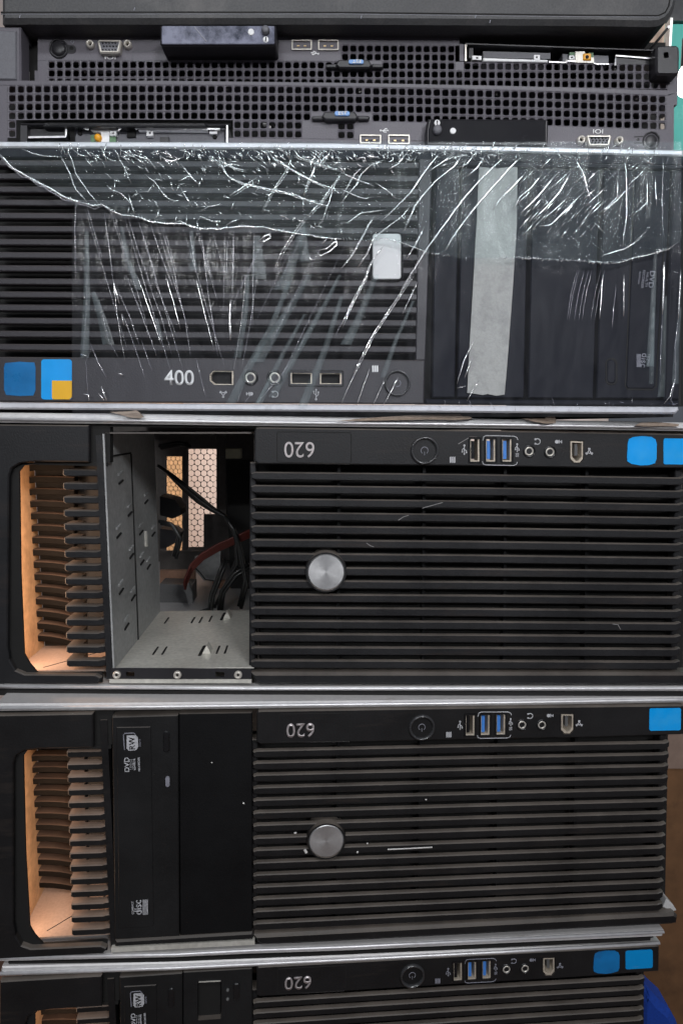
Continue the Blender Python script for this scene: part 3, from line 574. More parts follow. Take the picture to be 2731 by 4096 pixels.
prism(T1, [(-30, 622), (1700, 634), (1690, 1445), (-30, 1430)], .0175, .020, M['deep'], 'grille_backing', t1)
prism(T1, [(1676, 634), (1728, 636), (1700, 1441), (1662, 1441)], .002, .012, K, 'grille_frame', t1, bev=.0005)
ports = [[(838, 1497), (853, 1481), (936, 1482), (936, 1541), (858, 1540), (838, 1524)], rrp(1161, 1490, 1249, 1536, 4, .007), rrp(1278, 1491, 1366, 1537, 4, .007)]
prism(T1, [(-30, 1427), (1365, 1436), (1699, 1441), (1695, 1616), (-30, 1606)], 0, .010, K, 'port_bar', t1, bev=.0007, holes=ports)
for q in ports:
    cx = sum(p[0] for p in q) / len(q); cy = sum(p[1] for p in q) / len(q); s_ = lambda p, f: (cx + (p[0] - cx) * f, cy + (p[1] - cy) * f * .98)
    o = prism(T1, [s_(p, .97) for p in q], .0010, .009, M['port'], 'usb_port' if cx > 1000 else 'firewire_port', t1, holes=[[s_(p, .86) for p in q]])
    prism(T1, [s_(p, .84) for p in q], .006, .008, M['deep'], 'socket_hole', o)
prism(T1, rrp(1152, 1480, 1375, 1548, 8, .007), -.0002, .0004, M['blackgloss'], 'port_surround', t1, holes=[rrp(1158, 1486, 1369, 1542, 5, .007)])
jack(T1, 1002, 1511, 33, t1); jack(T1, 1099, 1511, 33, t1); power_button(T1, 1588, 1533, 52, t1, up=1)
text(T1, '400', 717, 1511, 59, 0, -.0002, M['white'], t1, bold=.010, sx=.96, thick=.0004)
firewire_icon(T1, 893, 1575, 15, 90, t1); mic_icon(T1, 1000, 1575, 15, 0, t1); headphone_icon(T1, 1100, 1577, 15, 90, t1); usb_icon(T1, 1264, 1577, 20, 0, t1); disk_icon(T1, 1500, 1475, 14, t1, M['white'])
prism(T1, [(22, 1452), (80, 1447), (138, 1450), (143, 1470), (143, 1560), (134, 1582), (80, 1584), (26, 1580), (18, 1560), (17, 1470)], -.0003, .0002, M['bluest2'], 'sticker', t1, label='dark blue barrel-shaped sticker')
o = prism(T1, rrp(166, 1437, 288, 1598, 12), -.0003, .0002, M['bluest'], 'sticker', t1, label='bright blue sticker with an orange corner')
prism(T1, [(209, 1522), (288, 1523), (288, 1588), (278, 1598), (213, 1597), (209, 1592)], -.0006, -.0002, M['orangest'], 'orange_corner', o)
prism(T1, rrp(1480, 926, 1612, 1126, 22), .0012, .012, M['blackgloss'], 'badge_ring', t1, bev=.001)
prism(T1, rrp(1491, 935, 1603, 1116, 12), .0004, .0014, M['label'], 'blank_badge', t1, bev=.0003)
# drive bays on the right: divider, blanks, optical drive
prism(T1, [(1685, 630), (2731, 652), (2731, 1626), (1660, 1618)], .0124, .016, M['deep'], 'bay_backing', t1)
KB = M['t1blue']
prism(T1, [(1742, 669), (1836, 671), (1818, 1590), (1728, 1590)], .002, .0118, KB, 'blanking_panel', t1, bev=.0006)
prism(T1, [(1848, 671), (2112, 674), (2094, 1592), (1828, 1590)], .002, .0118, KB, 'blanking_panel', t1, bev=.0006)
prism(T1, [(2130, 674), (2398, 678), (2371, 1594), (2112, 1592)], .002, .0118, KB, 'blanking_panel', t1, bev=.0006)
prism(T1, [(1730, 640), (2731, 660), (2731, 676), (1730, 664)], .001, .0118, KB, 'bay_frame', t1, bev=.0006)
prism(T1, [(1700, 1597), (2715, 1602), (2715, 1624), (1700, 1616)], .001, .0118, KB, 'bay_frame', t1, bev=.0008)
prism(T1, [(2690, 680), (2731, 680), (2715, 1600), (2655, 1600)], .001, .0118, KB, 'bay_frame', t1, bev=.0010)
dr = prism(T1, [(2415, 680), (2680, 684), (2641, 1594), (2384, 1593)], .0014, .0118, KB, 'optical_drive', t1, bev=.0006)
prism(T1, [(2540, 696), (2654, 698), (2648, 1130), (2617, 1545), (2608, 1554), (2510, 1553), (2504, 1543)], .0006, .0015, KB, 'disc_tray_front', dr, bev=.0005)
lines(T1, [[(2534, 694), (2500, 1546), (2508, 1558), (2610, 1559), (2622, 1547), (2652, 1000)]], .0014, .0005, M['deep'], dr, 'tray_groove')
prism(T1, rrp(2426, 1438, 2461, 1534, 16), .0004, .003, M['t1blue'], 'eject_button', dr, bev=.0008); lines(T1, [rrp(2423, 1435, 2464, 1537, 18) + [(2464, 1453)]], .0012, .0005, M['deep'], dr, 'button_groove')
text(T1, 'DVD', 2604, 1118, 19, -94, .0005, M['printdim'], dr, bold=.02, sx=1.2); text(T1, 'MULTI', 2585, 1118, 9, -94, .0005, M['printdim'], dr, bold=.02, sx=1.6); text(T1, 'RECORDER', 2570, 1118, 10, -94, .0005, M['printdim'], dr, bold=.02); text(T1, 'ReWritable', 2555, 1112, 7, -94, .0005, M['printdim'], dr)
disc_logo(T1, 2566, 1442, 42, -94, dr, M['printdim'], .0005)
tp = [(1916, 667), (1945, 670), (1975, 674), (2010, 671), (2040, 667), (2068, 668), (2066, 900), (2050, 1150), (2032, 1400), (2017, 1578), (1985, 1583), (1950, 1576), (1930, 1580), (1900, 1575), (1868, 1571), (1876, 1400), (1892, 1130), (1905, 900)]
prism(T1, tp, .0008, .0019, M['tape'], 'masking_tape_strip', t1)
prism(T1, [(2715, 640), (2731, 640), (2722, 1620), (2708, 1620)], .004, .43, M['deep'], 'chassis_end', t1)

# ---------------------------------------------------------------- stretch film
film = empty('stretch_film', T1, 'clear crinkled stretch film with a torn edge, wrapped round the charcoal 400 workstation', 'plastic film')
def p3(x, y): return (lambda p: (p[0], 0, p[1]))(T1.P(x, y, -.005))
TEAR3 = [(0, 70), (60, 130), (150, 180), (230, 225), (290, 260), (370, 285), (430, 305), (470, 295), (520, 325), (560, 345), (620, 350), (700, 375), (800, 385), (850, 385), (920, 408), (1000, 408), (1100, 395), (1200, 400), (1280, 415), (1400, 435), (1500, 450), (1568, 455)]
TEAR4 = [(140, 458), (200, 452), (290, 475), (400, 520), (520, 535), (620, 543), (820, 540), (900, 545), (1000, 550), (1100, 555), (1200, 565), (1260, 565), (1330, 545), (1430, 520), (1500, 500), (1550, 465)]
s3 = lambda P: [(x / 1.148, 560 + y / 1.148) for x, y in P]; s4 = lambda P: [(1365 + x / 1.148, 560 + y / 1.148) for x, y in P]
s5 = lambda P: [(x / 1.148, 1100 + y / 1.148) for x, y in P]; s6 = lambda P: [(1365 + x / 1.148, 1100 + y / 1.148) for x, y in P]
tear = s3(TEAR3) + s4(TEAR4)
def tear_y(x):
    for (a, b), (c, d) in zip(tear, tear[1:]):
        if a <= x <= c: return b + (d - b) * (x - a) / (c - a)
    return tear[-1][1]
from mathutils import noise as mn
def sheet(name, m, xs, ys, inside, w0, amp, sx, sy):
    V = []; idx = {}; F = []
    for j, y in enumerate(ys):
        for i, x in enumerate(xs):
            u, v = T1.P(x, y, w0); w = w0 + amp * mn.fractal(Vector((u * sx, v * sy, 3)), 1, 2, 4)
            idx[i, j] = len(V); V.append((u, w, v))
    for j in range(len(ys) - 1):
        for i in range(len(xs) - 1):
            if inside((xs[i] + xs[i + 1]) / 2, (ys[j] + ys[j + 1]) / 2): F.append((idx[i, j], idx[i + 1, j], idx[i + 1, j + 1], idx[i, j + 1]))
    b = MB(); b.add(V, F); me = bpy.data.meshes.new(name); me.from_pydata(b.v, [], b.f); me.materials.append(m); me.polygons.foreach_set('use_smooth', [True] * len(me.polygons))
    bm = bmesh.new(); bm.from_mesh(me); bmesh.ops.delete(bm, geom=[v for v in bm.verts if not v.link_faces], context='VERTS'); bm.to_mesh(me); bm.free()
    o = bpy.data.objects.new(name, me); COL.objects.link(o); o.parent = film; return o
rng = lambda a, b, n: [a + (b - a) * i / n for i in range(n + 1)]
sheet('film_layer', M['film'], rng(290, 2722, 240), rng(566, 1668, 110), lambda x, y: x > 300 or y > 860, -.0032, .0008, 60, 8)
sheet('upper_film_layer', M['film2'], rng(0, 2726, 270), rng(566, 1100, 54), lambda x, y: y < tear_y(x), -.0062, .0022, 45, 45)
def crease(P, r, m='crease', w=-.0052, jit=.6, taper=True):
    Q = []
    for (a, b), (c, d) in zip(P, P[1:]):
        L_ = math.hypot(c - a, d - b); n = max(1, int(L_ / 22))
        for i in range(n):
            f = i / n; Q.append((a + (c - a) * f + random.uniform(-jit, jit), b + (d - b) * f + random.uniform(-jit, jit)))
    Q.append(P[-1]); pts = []
    for x, y in Q: u, v = T1.P(x, y, w); pts.append((u, w + random.uniform(-.00008, .00008), v))
    fold[m].tube(pts, T1.mm(r), 6, .7, taper)
fold = {'crease': MB(), 'faint': MB()}
def double(P, r=1.5, gap=7, m='crease'):
    crease([(x - gap / 2, y) for x, y in P], r, m); crease([(x + gap / 2, y + 2) for x, y in P], r * .8, m)
crease(tear[:6], 4.5, jit=2.5, taper=False); crease(tear[5:22], 2.6, jit=3, taper=False); crease(tear[22:26], 1.5); crease(tear[27:35], .8, 'faint', jit=2); crease(tear[33:], 1.5, jit=4)
crease([(x, y + 9) for x, y in tear[:9]], 2.2, 'faint', jit=4)
for x in range(8, 2680, 11):
    if 1800 < x < 2080: continue
    y = tear_y(x); crease([(x, y - random.uniform(0, 9)), (x + random.uniform(-10, 12), y + random.uniform(-2, 9))], random.uniform(1, 2.4))
for x, n in ((2400, 30), (2090, 12), (2660, 10)):
    for i in range(n): xx = x + random.gauss(0, 45); crease([(xx, tear_y(xx) + random.uniform(-8, 6)), (xx + random.uniform(-14, 14), tear_y(xx) + random.uniform(-8, 8))], random.uniform(1.2, 2.8))
D3 = [[(280, 75), (320, 150), (350, 230), (400, 285)], [(310, 35), (350, 150), (370, 190), (410, 240), (455, 295)], [(100, 40), (150, 60), (200, 72), (280, 78)], [(540, 75), (570, 120), (590, 170), (605, 200)],
      [(665, 155), (710, 195), (770, 270), (820, 280)], [(710, 200), (680, 235), (640, 240)], [(830, 110), (870, 160), (915, 205)], [(870, 165), (820, 190)], [(960, 70), (1010, 105), (1050, 170), (1120, 200), (1230, 225), (1330, 245), (1460, 290), (1520, 310)],
      [(1000, 90), (1080, 130), (1130, 140)], [(1180, 175), (1120, 215), (1055, 255)], [(1240, 70), (1330, 130), (1420, 180), (1500, 215), (1555, 225)], [(1350, 70), (1450, 105), (1568, 140)], [(1340, 70), (1310, 150), (1250, 235), (1200, 330)],
      [(1450, 110), (1420, 180), (1395, 255)], [(1510, 60), (1460, 120)], [(1568, 150), (1520, 220), (1470, 290), (1410, 350)], [(1530, 230), (1500, 310), (1475, 380)], [(925, 325), (960, 303), (1020, 297)], [(905, 378), (920, 350), (960, 370), (1000, 382)],
      [(1035, 395), (1070, 370), (1100, 365)], [(460, 30), (480, 60), (490, 100)], [(520, 225), (560, 250), (600, 290), (620, 340)], [(590, 250), (610, 300)], [(740, 80), (790, 100), (840, 80)], [(590, 80), (620, 68), (680, 90), (720, 135)],
      [(830, 220), (860, 270), (885, 310)], [(860, 345), (855, 385)], [(500, 225), (540, 240)], [(1010, 130), (1060, 110), (1110, 120)], [(330, 40), (370, 70), (405, 75)]]
for P in D3: crease(s3(P), random.uniform(2.0, 3.1), jit=2)
for P in D3[8:17]: crease([(x + 4, y + 7) for x, y in s3(P)], 1.3, jit=2)
crease(s3([(805, 375), (830, 372), (870, 395), (920, 410)]), 2.6)
double(s3([(1410, 350), (1350, 430), (1300, 510), (1270, 578)]), 1.8, 9)
for P in ([(1450, 510), (1470, 532), (1510, 515), (1548, 480), (1545, 462), (1500, 500), (1455, 508)], [(1185, 468), (1215, 465), (1242, 448), (1240, 432), (1210, 445), (1185, 468)], [(1415, 530), (1425, 548), (1445, 550)], [(1480, 475), (1500, 455)]): crease(s3(P), 3.2, jit=1)
D4 = [[(555, 65), (520, 120), (440, 180), (390, 235), (340, 300), (290, 415)], [(760, 70), (700, 120), (640, 180), (560, 270), (480, 380), (400, 490), (330, 600), (275, 689)], [(830, 70), (780, 120), (700, 210), (620, 300), (560, 380), (510, 450), (480, 505)],
      [(450, 60), (380, 150), (320, 240), (230, 330), (175, 380)], [(520, 60), (480, 90), (400, 145)], [(300, 60), (260, 110), (215, 135)], [(610, 65), (575, 110), (530, 130)], [(660, 70), (620, 130), (578, 165)],
      [(200, 90), (140, 110), (90, 160), (75, 200), (30, 250), (0, 290)], [(100, 120), (60, 160), (20, 230), (0, 260)], [(320, 300), (280, 350), (200, 410), (150, 450), (120, 520), (80, 580)], [(150, 350), (100, 440), (50, 530), (0, 590)],
      [(380, 400), (340, 480), (300, 545)], [(190, 490), (140, 560), (110, 640), (80, 689)], [(845, 150), (790, 210), (730, 270), (695, 320)], [(920, 155), (870, 220), (820, 260), (790, 320)], [(980, 165), (900, 260), (820, 340)],
      [(925, 260), (875, 320)], [(1050, 150), (1000, 240), (930, 320), (880, 365)], [(1100, 250), (1040, 310), (960, 390), (905, 395)], [(0, 225), (60, 255), (110, 270), (150, 258)], [(0, 380), (30, 380), (90, 335), (205, 320)], [(155, 195), (210, 230), (252, 270)], [(0, 150), (80, 185), (150, 212)]]
for i, P in enumerate(D4):
    crease(s4(P), random.uniform(2.1, 3.0))
    if i in (0, 1, 2, 3, 8, 10, 11, 13): crease([(x - 6, y + 5) for x, y in s4(P)], 1.4)
for i in range(30):                                   # the comb of short parallel folds on the right
    x = random.uniform(2120, 2380); y = random.uniform(780, 930) - (x - 2120) * -.05; l = random.uniform(20, 80); crease([(x, y), (x - l * .62, y + l * .72)], random.uniform(1.2, 2.1))
for i in range(34):
    x = random.uniform(2080, 2600); y = random.uniform(620, 800); l = random.uniform(40, 130); crease([(x, y), (x - l * .70, y + l * .66)], random.uniform(1.0, 1.5), 'faint' if i % 2 else 'crease')
for i in range(330):                                   # crinkles under the top edge
    x = random.uniform(330, 2000) if i % 4 else random.uniform(330, 2690); y = 592 + abs(random.gauss(0, 34)); a = random.gauss(.65 if x < 1500 else -.9 if random.random() < .7 else .7, .45); l = random.uniform(10, 44)
    q = [(x, y), (x + l * .5 * math.cos(a), y + l * .5 * math.sin(a) + random.uniform(-5, 5)), (x + l * math.cos(a), y + l * math.sin(a))]; crease([(u, max(570, v)) for u, v in q], random.uniform(1.2, 2.7))
for i in range(120):
    x = random.uniform(400, 1500); y = random.uniform(640, max(660, tear_y(x) - 15)); a = random.gauss(.7, .6); l = random.uniform(8, 36); crease([(x, y), (x + l * math.cos(a) * .5, y + l * .5 * math.sin(a) + random.uniform(-5, 5)), (x + l * math.cos(a), y + l * math.sin(a))], random.uniform(1.3, 2.8))
for P in ([(1065, 80), (1110, 150), (1145, 280)], [(1075, 85), (1150, 290)], [(1265, 180), (1268, 270)], [(1305, 90), (1310, 300), (1290, 490)], [(1440, 170), (1445, 300)], [(1405, 180), (1400, 320)], [(1475, 80), (1470, 300), (1480, 450)], [(1340, 200), (1200, 335)], [(1395, 420), (1350, 462)], [(1195, 530), (1300, 500), (1390, 440)], [(1440, 60), (1400, 110)], [(1160, 380), (1200, 420)], [(1500, 70), (1490, 110)]): crease(s4(P), 1.7, 'crease' if random.random() < .6 else 'faint', jit=2)
F5 = [[(580, 0), (650, 180), (720, 370)], [(630, 0), (700, 200), (745, 330)], [(670, 0), (740, 190), (790, 365)], [(700, 0), (780, 200), (815, 290)], [(760, 0), (800, 140), (830, 250)], [(800, 0), (850, 200), (875, 370)], [(900, 10), (940, 180), (985, 350)],
      [(950, 50), (980, 230), (1000, 370)], [(520, 20), (545, 230), (575, 400)], [(530, 40), (600, 200), (640, 320)], [(415, 310), (450, 400), (490, 470)], [(400, 0), (395, 200), (382, 370)], [(460, 130), (500, 300), (545, 380)], [(565, 180), (620, 330), (665, 470)], [(1130, 0), (1110, 200), (1085, 370), (1070, 460)],
      [(1180, 0), (1150, 220), (1112, 420)], [(425, 330), (395, 400), (405, 560)], [(1400, 280), (1362, 365)], [(1568, 215), (1540, 280)], [(1330, 410), (1180, 590)], [(1110, 530), (1090, 585)], [(1155, 545), (1120, 590)], [(650, 300), (700, 440)], [(900, 380), (945, 560)]]
for i, P in enumerate(F5): crease(s5(P), random.uniform(.9, 1.5), 'crease' if i in (1, 4, 6, 8, 14) else 'faint')
for P in ([(520, 20), (535, 90), (548, 130)], [(1062, 110), (1054, 200), (1058, 300)], [(1056, 130), (1060, 290)], [(385, 545), (405, 550), (410, 575)], [(455, 545), (480, 575)], [(465, 510), (490, 575)], [(545, 450), (565, 458)], [(375, 365), (400, 372)], [(385, 95), (390, 110)], [(560, 180), (570, 230)], [(1130, 485), (1145, 497)], [(1265, 490), (1280, 500)]): crease(s5(P), 3.0, jit=2)
for i in range(22):                                    # the fan of soft folds below the torn edge
    x = random.uniform(330, 1400); y0 = tear_y(x) + 8; sl = (x - 1010) / 760; L_ = random.uniform(200, 640); x1 = x - sl * L_ * .45 * (-1 if x > 1010 else -1) * (1 if x < 1010 else -.9)
    x1 = x + (.30 * L_ if x < 900 else (-.02 * L_ if x < 1060 else -.48 * L_)); crease([(x, y0), ((x + x1) / 2, y0 + L_ / 2), (x1, min(1600, y0 + L_))], random.uniform(.8, 1.3), 'faint')
F3 = [[(590, 360), (640, 520), (700, 689)], [(690, 380), (740, 530), (800, 689)], [(640, 380), (690, 540), (720, 640)], [(870, 420), (900, 600)], [(925, 420), (955, 689)], [(1075, 420), (1070, 689)], [(1045, 450), (1040, 640)], [(740, 400), (790, 560), (820, 689)], [(480, 330), (510, 560), (520, 650)], [(350, 270), (345, 420), (348, 640)]]
for P in F3: crease(s3(P), 1.5, 'faint')
F6 = [[(330, 0), (230, 150), (150, 270), (90, 390), (60, 450)], [(120, 0), (60, 110), (0, 240)], [(260, 470), (225, 540), (190, 600)], [(200, 480), (145, 598)], [(130, 430), (70, 600)], [(350, 30), (280, 180)], [(610, 290), (560, 400), (530, 500)], [(600, 380), (565, 470)], [(630, 485), (575, 580)], [(530, 520), (570, 510)], [(90, 390), (30, 520), (0, 590)]]
for i, P in enumerate(F6): (double if i in (0, 1) else crease)(s6(P), 2.5 if i < 2 else 1.8)
for P, r in (([(1200, 0), (1192, 110), (1184, 200)], 2.6), ([(1260, 40), (1250, 150), (1242, 240)], 1.8), ([(1296, 0), (1296, 90), (1294, 190)], 2.8), ([(1480, -60), (1478, 60), (1472, 180)], 4.6), ([(1472, 180), (1465, 330), (1462, 460)], 1.4), ([(1556, -20), (1552, 80), (1545, 200)], 3.6), ([(1545, 200), (1530, 330), (1532, 480), (1510, 580)], 1.8), ([(1530, 480), (1505, 560), (1480, 590)], 2.4)):
    crease(s6(P), r, 'crease' if r > 2.2 else 'faint')
for i in range(7):
    x = random.uniform(2290, 2420); crease([(x, 1080), (x - 25, 1180), (x - 40, 1280)], 1.1, 'faint')
for i in range(26):
    x = random.uniform(1500, 2700); crease([(x, random.uniform(1590, 1640)), (x + random.uniform(-8, 22), random.uniform(1600, 1645))], random.uniform(.8, 1.6), 'faint')
for i in range(60): x = random.uniform(0, 2680); crease([(x, random.uniform(566, 600) + .011 * x), (x + random.uniform(-14, 14), random.uniform(575, 625) + .011 * x)], random.uniform(1, 2.2))
fold['crease'].build('bright_folds', M['crease'], film, smooth=True, kind='stuff'); fold['faint'].build('soft_folds', M['faint'], film, smooth=True, kind='stuff')
# broad translucent pleats
b = MB()
def pleat(P, wd):
    V = []
    for i, (x, y) in enumerate(P): wv = wd * (.45 + .55 * i / max(1, len(P) - 1)); V += [(*T1.P(x - wv, y, -.004)[:1], -.0042, T1.P(x - wv, y, -.004)[1]), (T1.P(x, y, -.004)[0], -.0056, T1.P(x, y, -.004)[1]), (*T1.P(x + wv, y, -.004)[:1], -.0042, T1.P(x + wv, y, -.004)[1])]
    b.add(V, [(3 * i + j, 3 * i + j + 1, 3 * i + j + 4, 3 * i + j + 3) for i in range(len(P) - 1) for j in (0, 1)])
for P, wd in (([(1330, 30), (1240, 250), (1140, 430), (1060, 590)], 20), ([(1420, 0), (1290, 220), (1180, 400)], 26), ([(1568, 100), (1490, 350), (1390, 600)], 18), ([(1140, 0), (1130, 160), (1090, 380)], 14), ([(400, -200), (400, 100), (390, 380)], 18), ([(430, 80), (470, 200), (500, 320)], 24), ([(720, 200), (740, 300)], 12), ([(1400, 180), (1300, 360), (1190, 590)], 14), ([(1240, 480), (1180, 590)], 10), ([(1560, 0), (1500, 120), (1380, 330), (1250, 560)], 16)): pleat(s5(P), wd)
for P, wd in (([(1180, 440), (1190, 640)], 30), ([(1380, 440), (1330, 600), (1290, 689)], 30), ([(1390, 380), (1400, 560)], 22), ([(560, 400), (590, 560), (640, 689)], 16), ([(880, 420), (890, 600)], 16)): pleat(s3(P), wd)
for P, wd in (([(160, 0), (80, 200), (20, 320)], 22), ([(330, 120), (250, 300), (190, 470)], 12), ([(1485, 100), (1475, 400), (1465, 560)], 14), ([(1430, 150), (1420, 500)], 10), ([(1552, 150), (1535, 350), (1530, 500)], 14), ([(1440, -100), (1425, 200), (1415, 420)], 16)): pleat(s6(P), wd)
b.build('pleats', M['pleat'], film, smooth=True, kind='stuff')

# ---------------------------------------------------------------- rack servers
def qy(c, x):                                            # quadratic through three measured points
    (x0, y0), (x1, y1), (x2, y2) = c
    return y0 * (x - x1) * (x - x2) / ((x0 - x1) * (x0 - x2)) + y1 * (x - x0) * (x - x2) / ((x1 - x0) * (x1 - x2)) + y2 * (x - x0) * (x - x1) / ((x2 - x0) * (x2 - x1))
def pierced(t, parent, x0, pitch, ncol, rowc, rowpitch, nrows, keep, edge_top, edge_bot, xl, xr, cut=()):
    """One steel sheet pierced with rounded square holes. keep(i,j) says where a hole is; cut(i,j) leaves the cell out for a bay."""
    b = MB(); hr = .37; n = 12; sup = []
    for q in range(n):
        a = 2 * math.pi * (q + .5) / n; ca, sa = math.cos(a), math.sin(a); m = max(abs(ca), abs(sa)); k = .22; 
        sup.append((ca, sa, (abs(ca) ** 5 + abs(sa) ** 5) ** (-1 / 5), 1 / m))
    for j in range(nrows):
        for i in range(ncol):
            st = keep(i, j)
            if st == 'cut': continue
            cx = x0 + i * pitch; cy = qy(rowc, cx) + j * rowpitch
            sq = [(cx + pitch / 2 * ca * m, cy + rowpitch / 2 * sa * m) for ca, sa, r, m in sup]
            q4 = [(cx - pitch / 2, cy - rowpitch / 2), (cx + pitch / 2, cy - rowpitch / 2), (cx + pitch / 2, cy + rowpitch / 2), (cx - pitch / 2, cy + rowpitch / 2)]
            if not st: b.add([(lambda p: (p[0], 0, p[1]))(t.P(*p)) for p in q4], [(3, 2, 1, 0)]); continue
            inn = [(cx + pitch * hr * ca * r, cy + rowpitch * hr * sa * r) for ca, sa, r, m in sup]
            # square outline with 12 + 4 corner points
            O = [(lambda p: (p[0], 0, p[1]))(t.P(*p)) for p in sq]; I = [(lambda p: (p[0], .0004, p[1]))(t.P(*p)) for p in inn]; B = [(p[0], .0016, p[2]) for p in I]; C = [(lambda p: (p[0], 0, p[1]))(t.P(*p)) for p in q4]
            b.add(O + I + B, [(q, (q + 1) % n, (q + 1) % n + n, q + n) for q in range(n)] + [(q + n, (q + 1) % n + n, (q + 1) % n + 2 * n, q + 2 * n) for q in range(n)])
            def crn(c): # corner triangle between two neighbouring outline points
                d = sorted(range(n), key=lambda q: (O[q][0] - C[c][0]) ** 2 + (O[q][2] - C[c][2]) ** 2)[:2]; b.add([C[c], O[d[0]], O[d[1]]], [(0, 1, 2)])
            for c in range(4): crn(c)
    return b.build('pierced_panel', M['server'], parent)
def skin(t, poly, par, holes=(), name='front_panel', m=None): return prism(t, poly, 0, .0012, m or M['server'], name, par, holes=holes)
def vga(t, x0, y0, x1, y1, par, sl, sr):
    o = prism(t, [(x0, y0 + 6), (x0 + 6, y0), (x1 - 6, y0), (x1, y0 + 6), (x1 - 8, y1 - 4), (x1 - 14, y1), (x0 + 14, y1), (x0 + 8, y1 - 4)], -.004, .002, M['portgrey'], 'video_port', par, bev=.0008,
              holes=[[(x0 + 8, y0 + 8), (x1 - 8, y0 + 8), (x1 - 16, y1 - 8), (x0 + 16, y1 - 8)]])
    prism(t, [(x0 + 7, y0 + 7), (x1 - 7, y0 + 7), (x1 - 15, y1 - 7), (x0 + 15, y1 - 7)], -.0030, .001, M['greydrive'], 'pin_block', o)
    b = MB()
    for j in range(3):
        for i in range(5): b.dome(t.P(x0 + 22 + i * (x1 - x0 - 46) / 4 + (4 if j == 1 else 0), y0 + 14 + j * (y1 - y0 - 28) / 2, -.0033), .00055, -.0036, -.002, 8)
    b.build('pin_holes', M['deep'], o)
    for x, y in (sl, sr):
        c = t.P(x, y); s = MB().ring(c, .0010, .0026, -.003, .002, 12).build('port_screw', M['portgrey'], par, smooth=True); MB().dome(c, .0013, -.001, .002, 12).build('socket_hole', M['deep'], s)
    return o
def usb_flat(t, x0, y0, x1, y1, par):
    o = prism(t, rrp(x0, y0, x1, y1, 4, t.k), -.001, .004, M['portgrey'], 'usb_port', par, holes=[rrp(x0 + 5, y0 + 5, x1 - 5, y1 - 5, 2, t.k)])
    prism(t, rrp(x0 + 4, y0 + 4, x1 - 4, y1 - 4, 2, t.k), .003, .0038, M['deep'], 'socket_hole', o)
    ym = (y0 + y1) / 2
    prism(t, [(x0 + 14, ym), (x1 - 14, ym), (x1 - 14, ym + 9), (x0 + 14, ym + 9)], .0002, .003, M['serverdark'], 'tongue', o); prism(t, [(x0 + 22, ym + 2), (x0 + 32, ym + 2), (x0 + 32, ym + 7), (x0 + 22, ym + 7)], -.0002, .0006, M['gold'], 'contact', o); prism(t, [(x1 - 32, ym + 2), (x1 - 22, ym + 2), (x1 - 22, ym + 7), (x1 - 32, ym + 7)], -.0002, .0006, M['gold'], 'contact', o)
def est_tag(t, cx, cy, par, rot):
    o = prism(t, [(cx - 64, cy - 18), (cx + 56, cy - 18), (cx + 70, cy + 4), (cx + 60, cy + 16), (cx - 60, cy + 16), (cx - 76, cy + 4)], -.0045, .0, M['serverdark'], 'pull_tab', par, bev=.0008)
    for s in (-1, 1): prism(t, [(cx + s * 70, cy - 2), (cx + s * 112, cy), (cx + s * 116, cy + 7), (cx + s * 112, cy + 15), (cx + s * 70, cy + 15)], -.003, .001, M['serverdark'], 'tab_prong', o, bev=.0006)
    prism(t, rrp(cx - 24, cy - 19, cx + 36, cy - 1, 7), -.0055, -.0044, M['tagblue'], 'tag_label', o, bev=.0003); text(t, 'EST', cx + 8, cy - 10, 12, rot, -.0055, M['white'], o, bold=.03, sx=1.3)
    return o
srvA = empty('rack_server', TA, 'upper slim grey rack server, upside down, just under the dark case', 'server', 'rack servers on top of the workstations')
srvB = empty('rack_server', TB, 'lower slim grey rack server with an orange-button drive slot, on the film-wrapped workstation', 'server', 'rack servers on top of the workstations')
RB = ((50, 357), (1365, 362), (2620, 396))
def keepB(i, j):
    x = 48.8 + i * 34.65
    if j < 3: return True
    if j == 3: return not (1240 < x < 1492)
    if x < 60: return True
    if x < 80: return False
    if x < 925: return 'cut'
    if 940 < x < 1225 or (1360 < x < 1420): return True
    return False
pierced(TB, srvB, 48.8, 34.65, 76, RB, 35.3, 6, keepB, 0, 0, 0, 0)
# rows 5-6 of the right half keep only the first columns; the sheet goes on plain
k0 = [(x, qy(RB, x) - 35.3 / 2) for x in rng(31.5, 2664.8, 30)]
prism(TB, [(-30, 323), (660, 323), (1365, 331), (2000, 343), (2694, 362), (2694, 372)] + k0[::-1] + [(-30, 341)], 0, .0012, M['server'], 'front_panel', srvB)
prism(TB, [(-30, 342), (30.5, 341), (31, 560), (31, 640), (-30, 640)], .0001, .0012, M['server'], 'front_panel', srvB)
kb = [(x, qy(RB, x) + 35.3 * 5.5) for x in rng(910, 2664.8, 20)]
prism(TB, kb + [(2692, 640), (2692, 690), (905, 640)], .0002, .0012, M['server'], 'front_panel', srvB)
kr = [(2665, 382), (2731, 376), (2731, 640), (2665, 640)]
prism(TB, [(2665, 382), (2694, 378), (2692, 640), (2665, 640)], .0001, .0012, M['server'], 'front_panel', srvB)
prism(TB, [(-30, 324), (2694, 362), (2694, 366), (-30, 328)], .0014, .6, M['server'], 'top_cover', srvB)
prism(TB, [(-30, 330), (2640, 372), (2640, 700), (-30, 640)], .035, .04, M['deep'], 'inner_wall', srvB)
est_tag(TB, 1362, 463, srvB, 0)
usb_flat(TB, 1439, 538, 1524, 574, srvB); usb_flat(TB, 1552, 538, 1638, 576, srvB); usb_icon(TB, 1537, 522, 15, 90, srvB, m=M['white'])
mo = prism(TB, [(1712, 474), (2188, 476), (2192, 484), (2190, 585), (1703, 585), (1703, 520)], -.008, .0, M['serverdark'], 'status_module', srvB, bev=.0010)
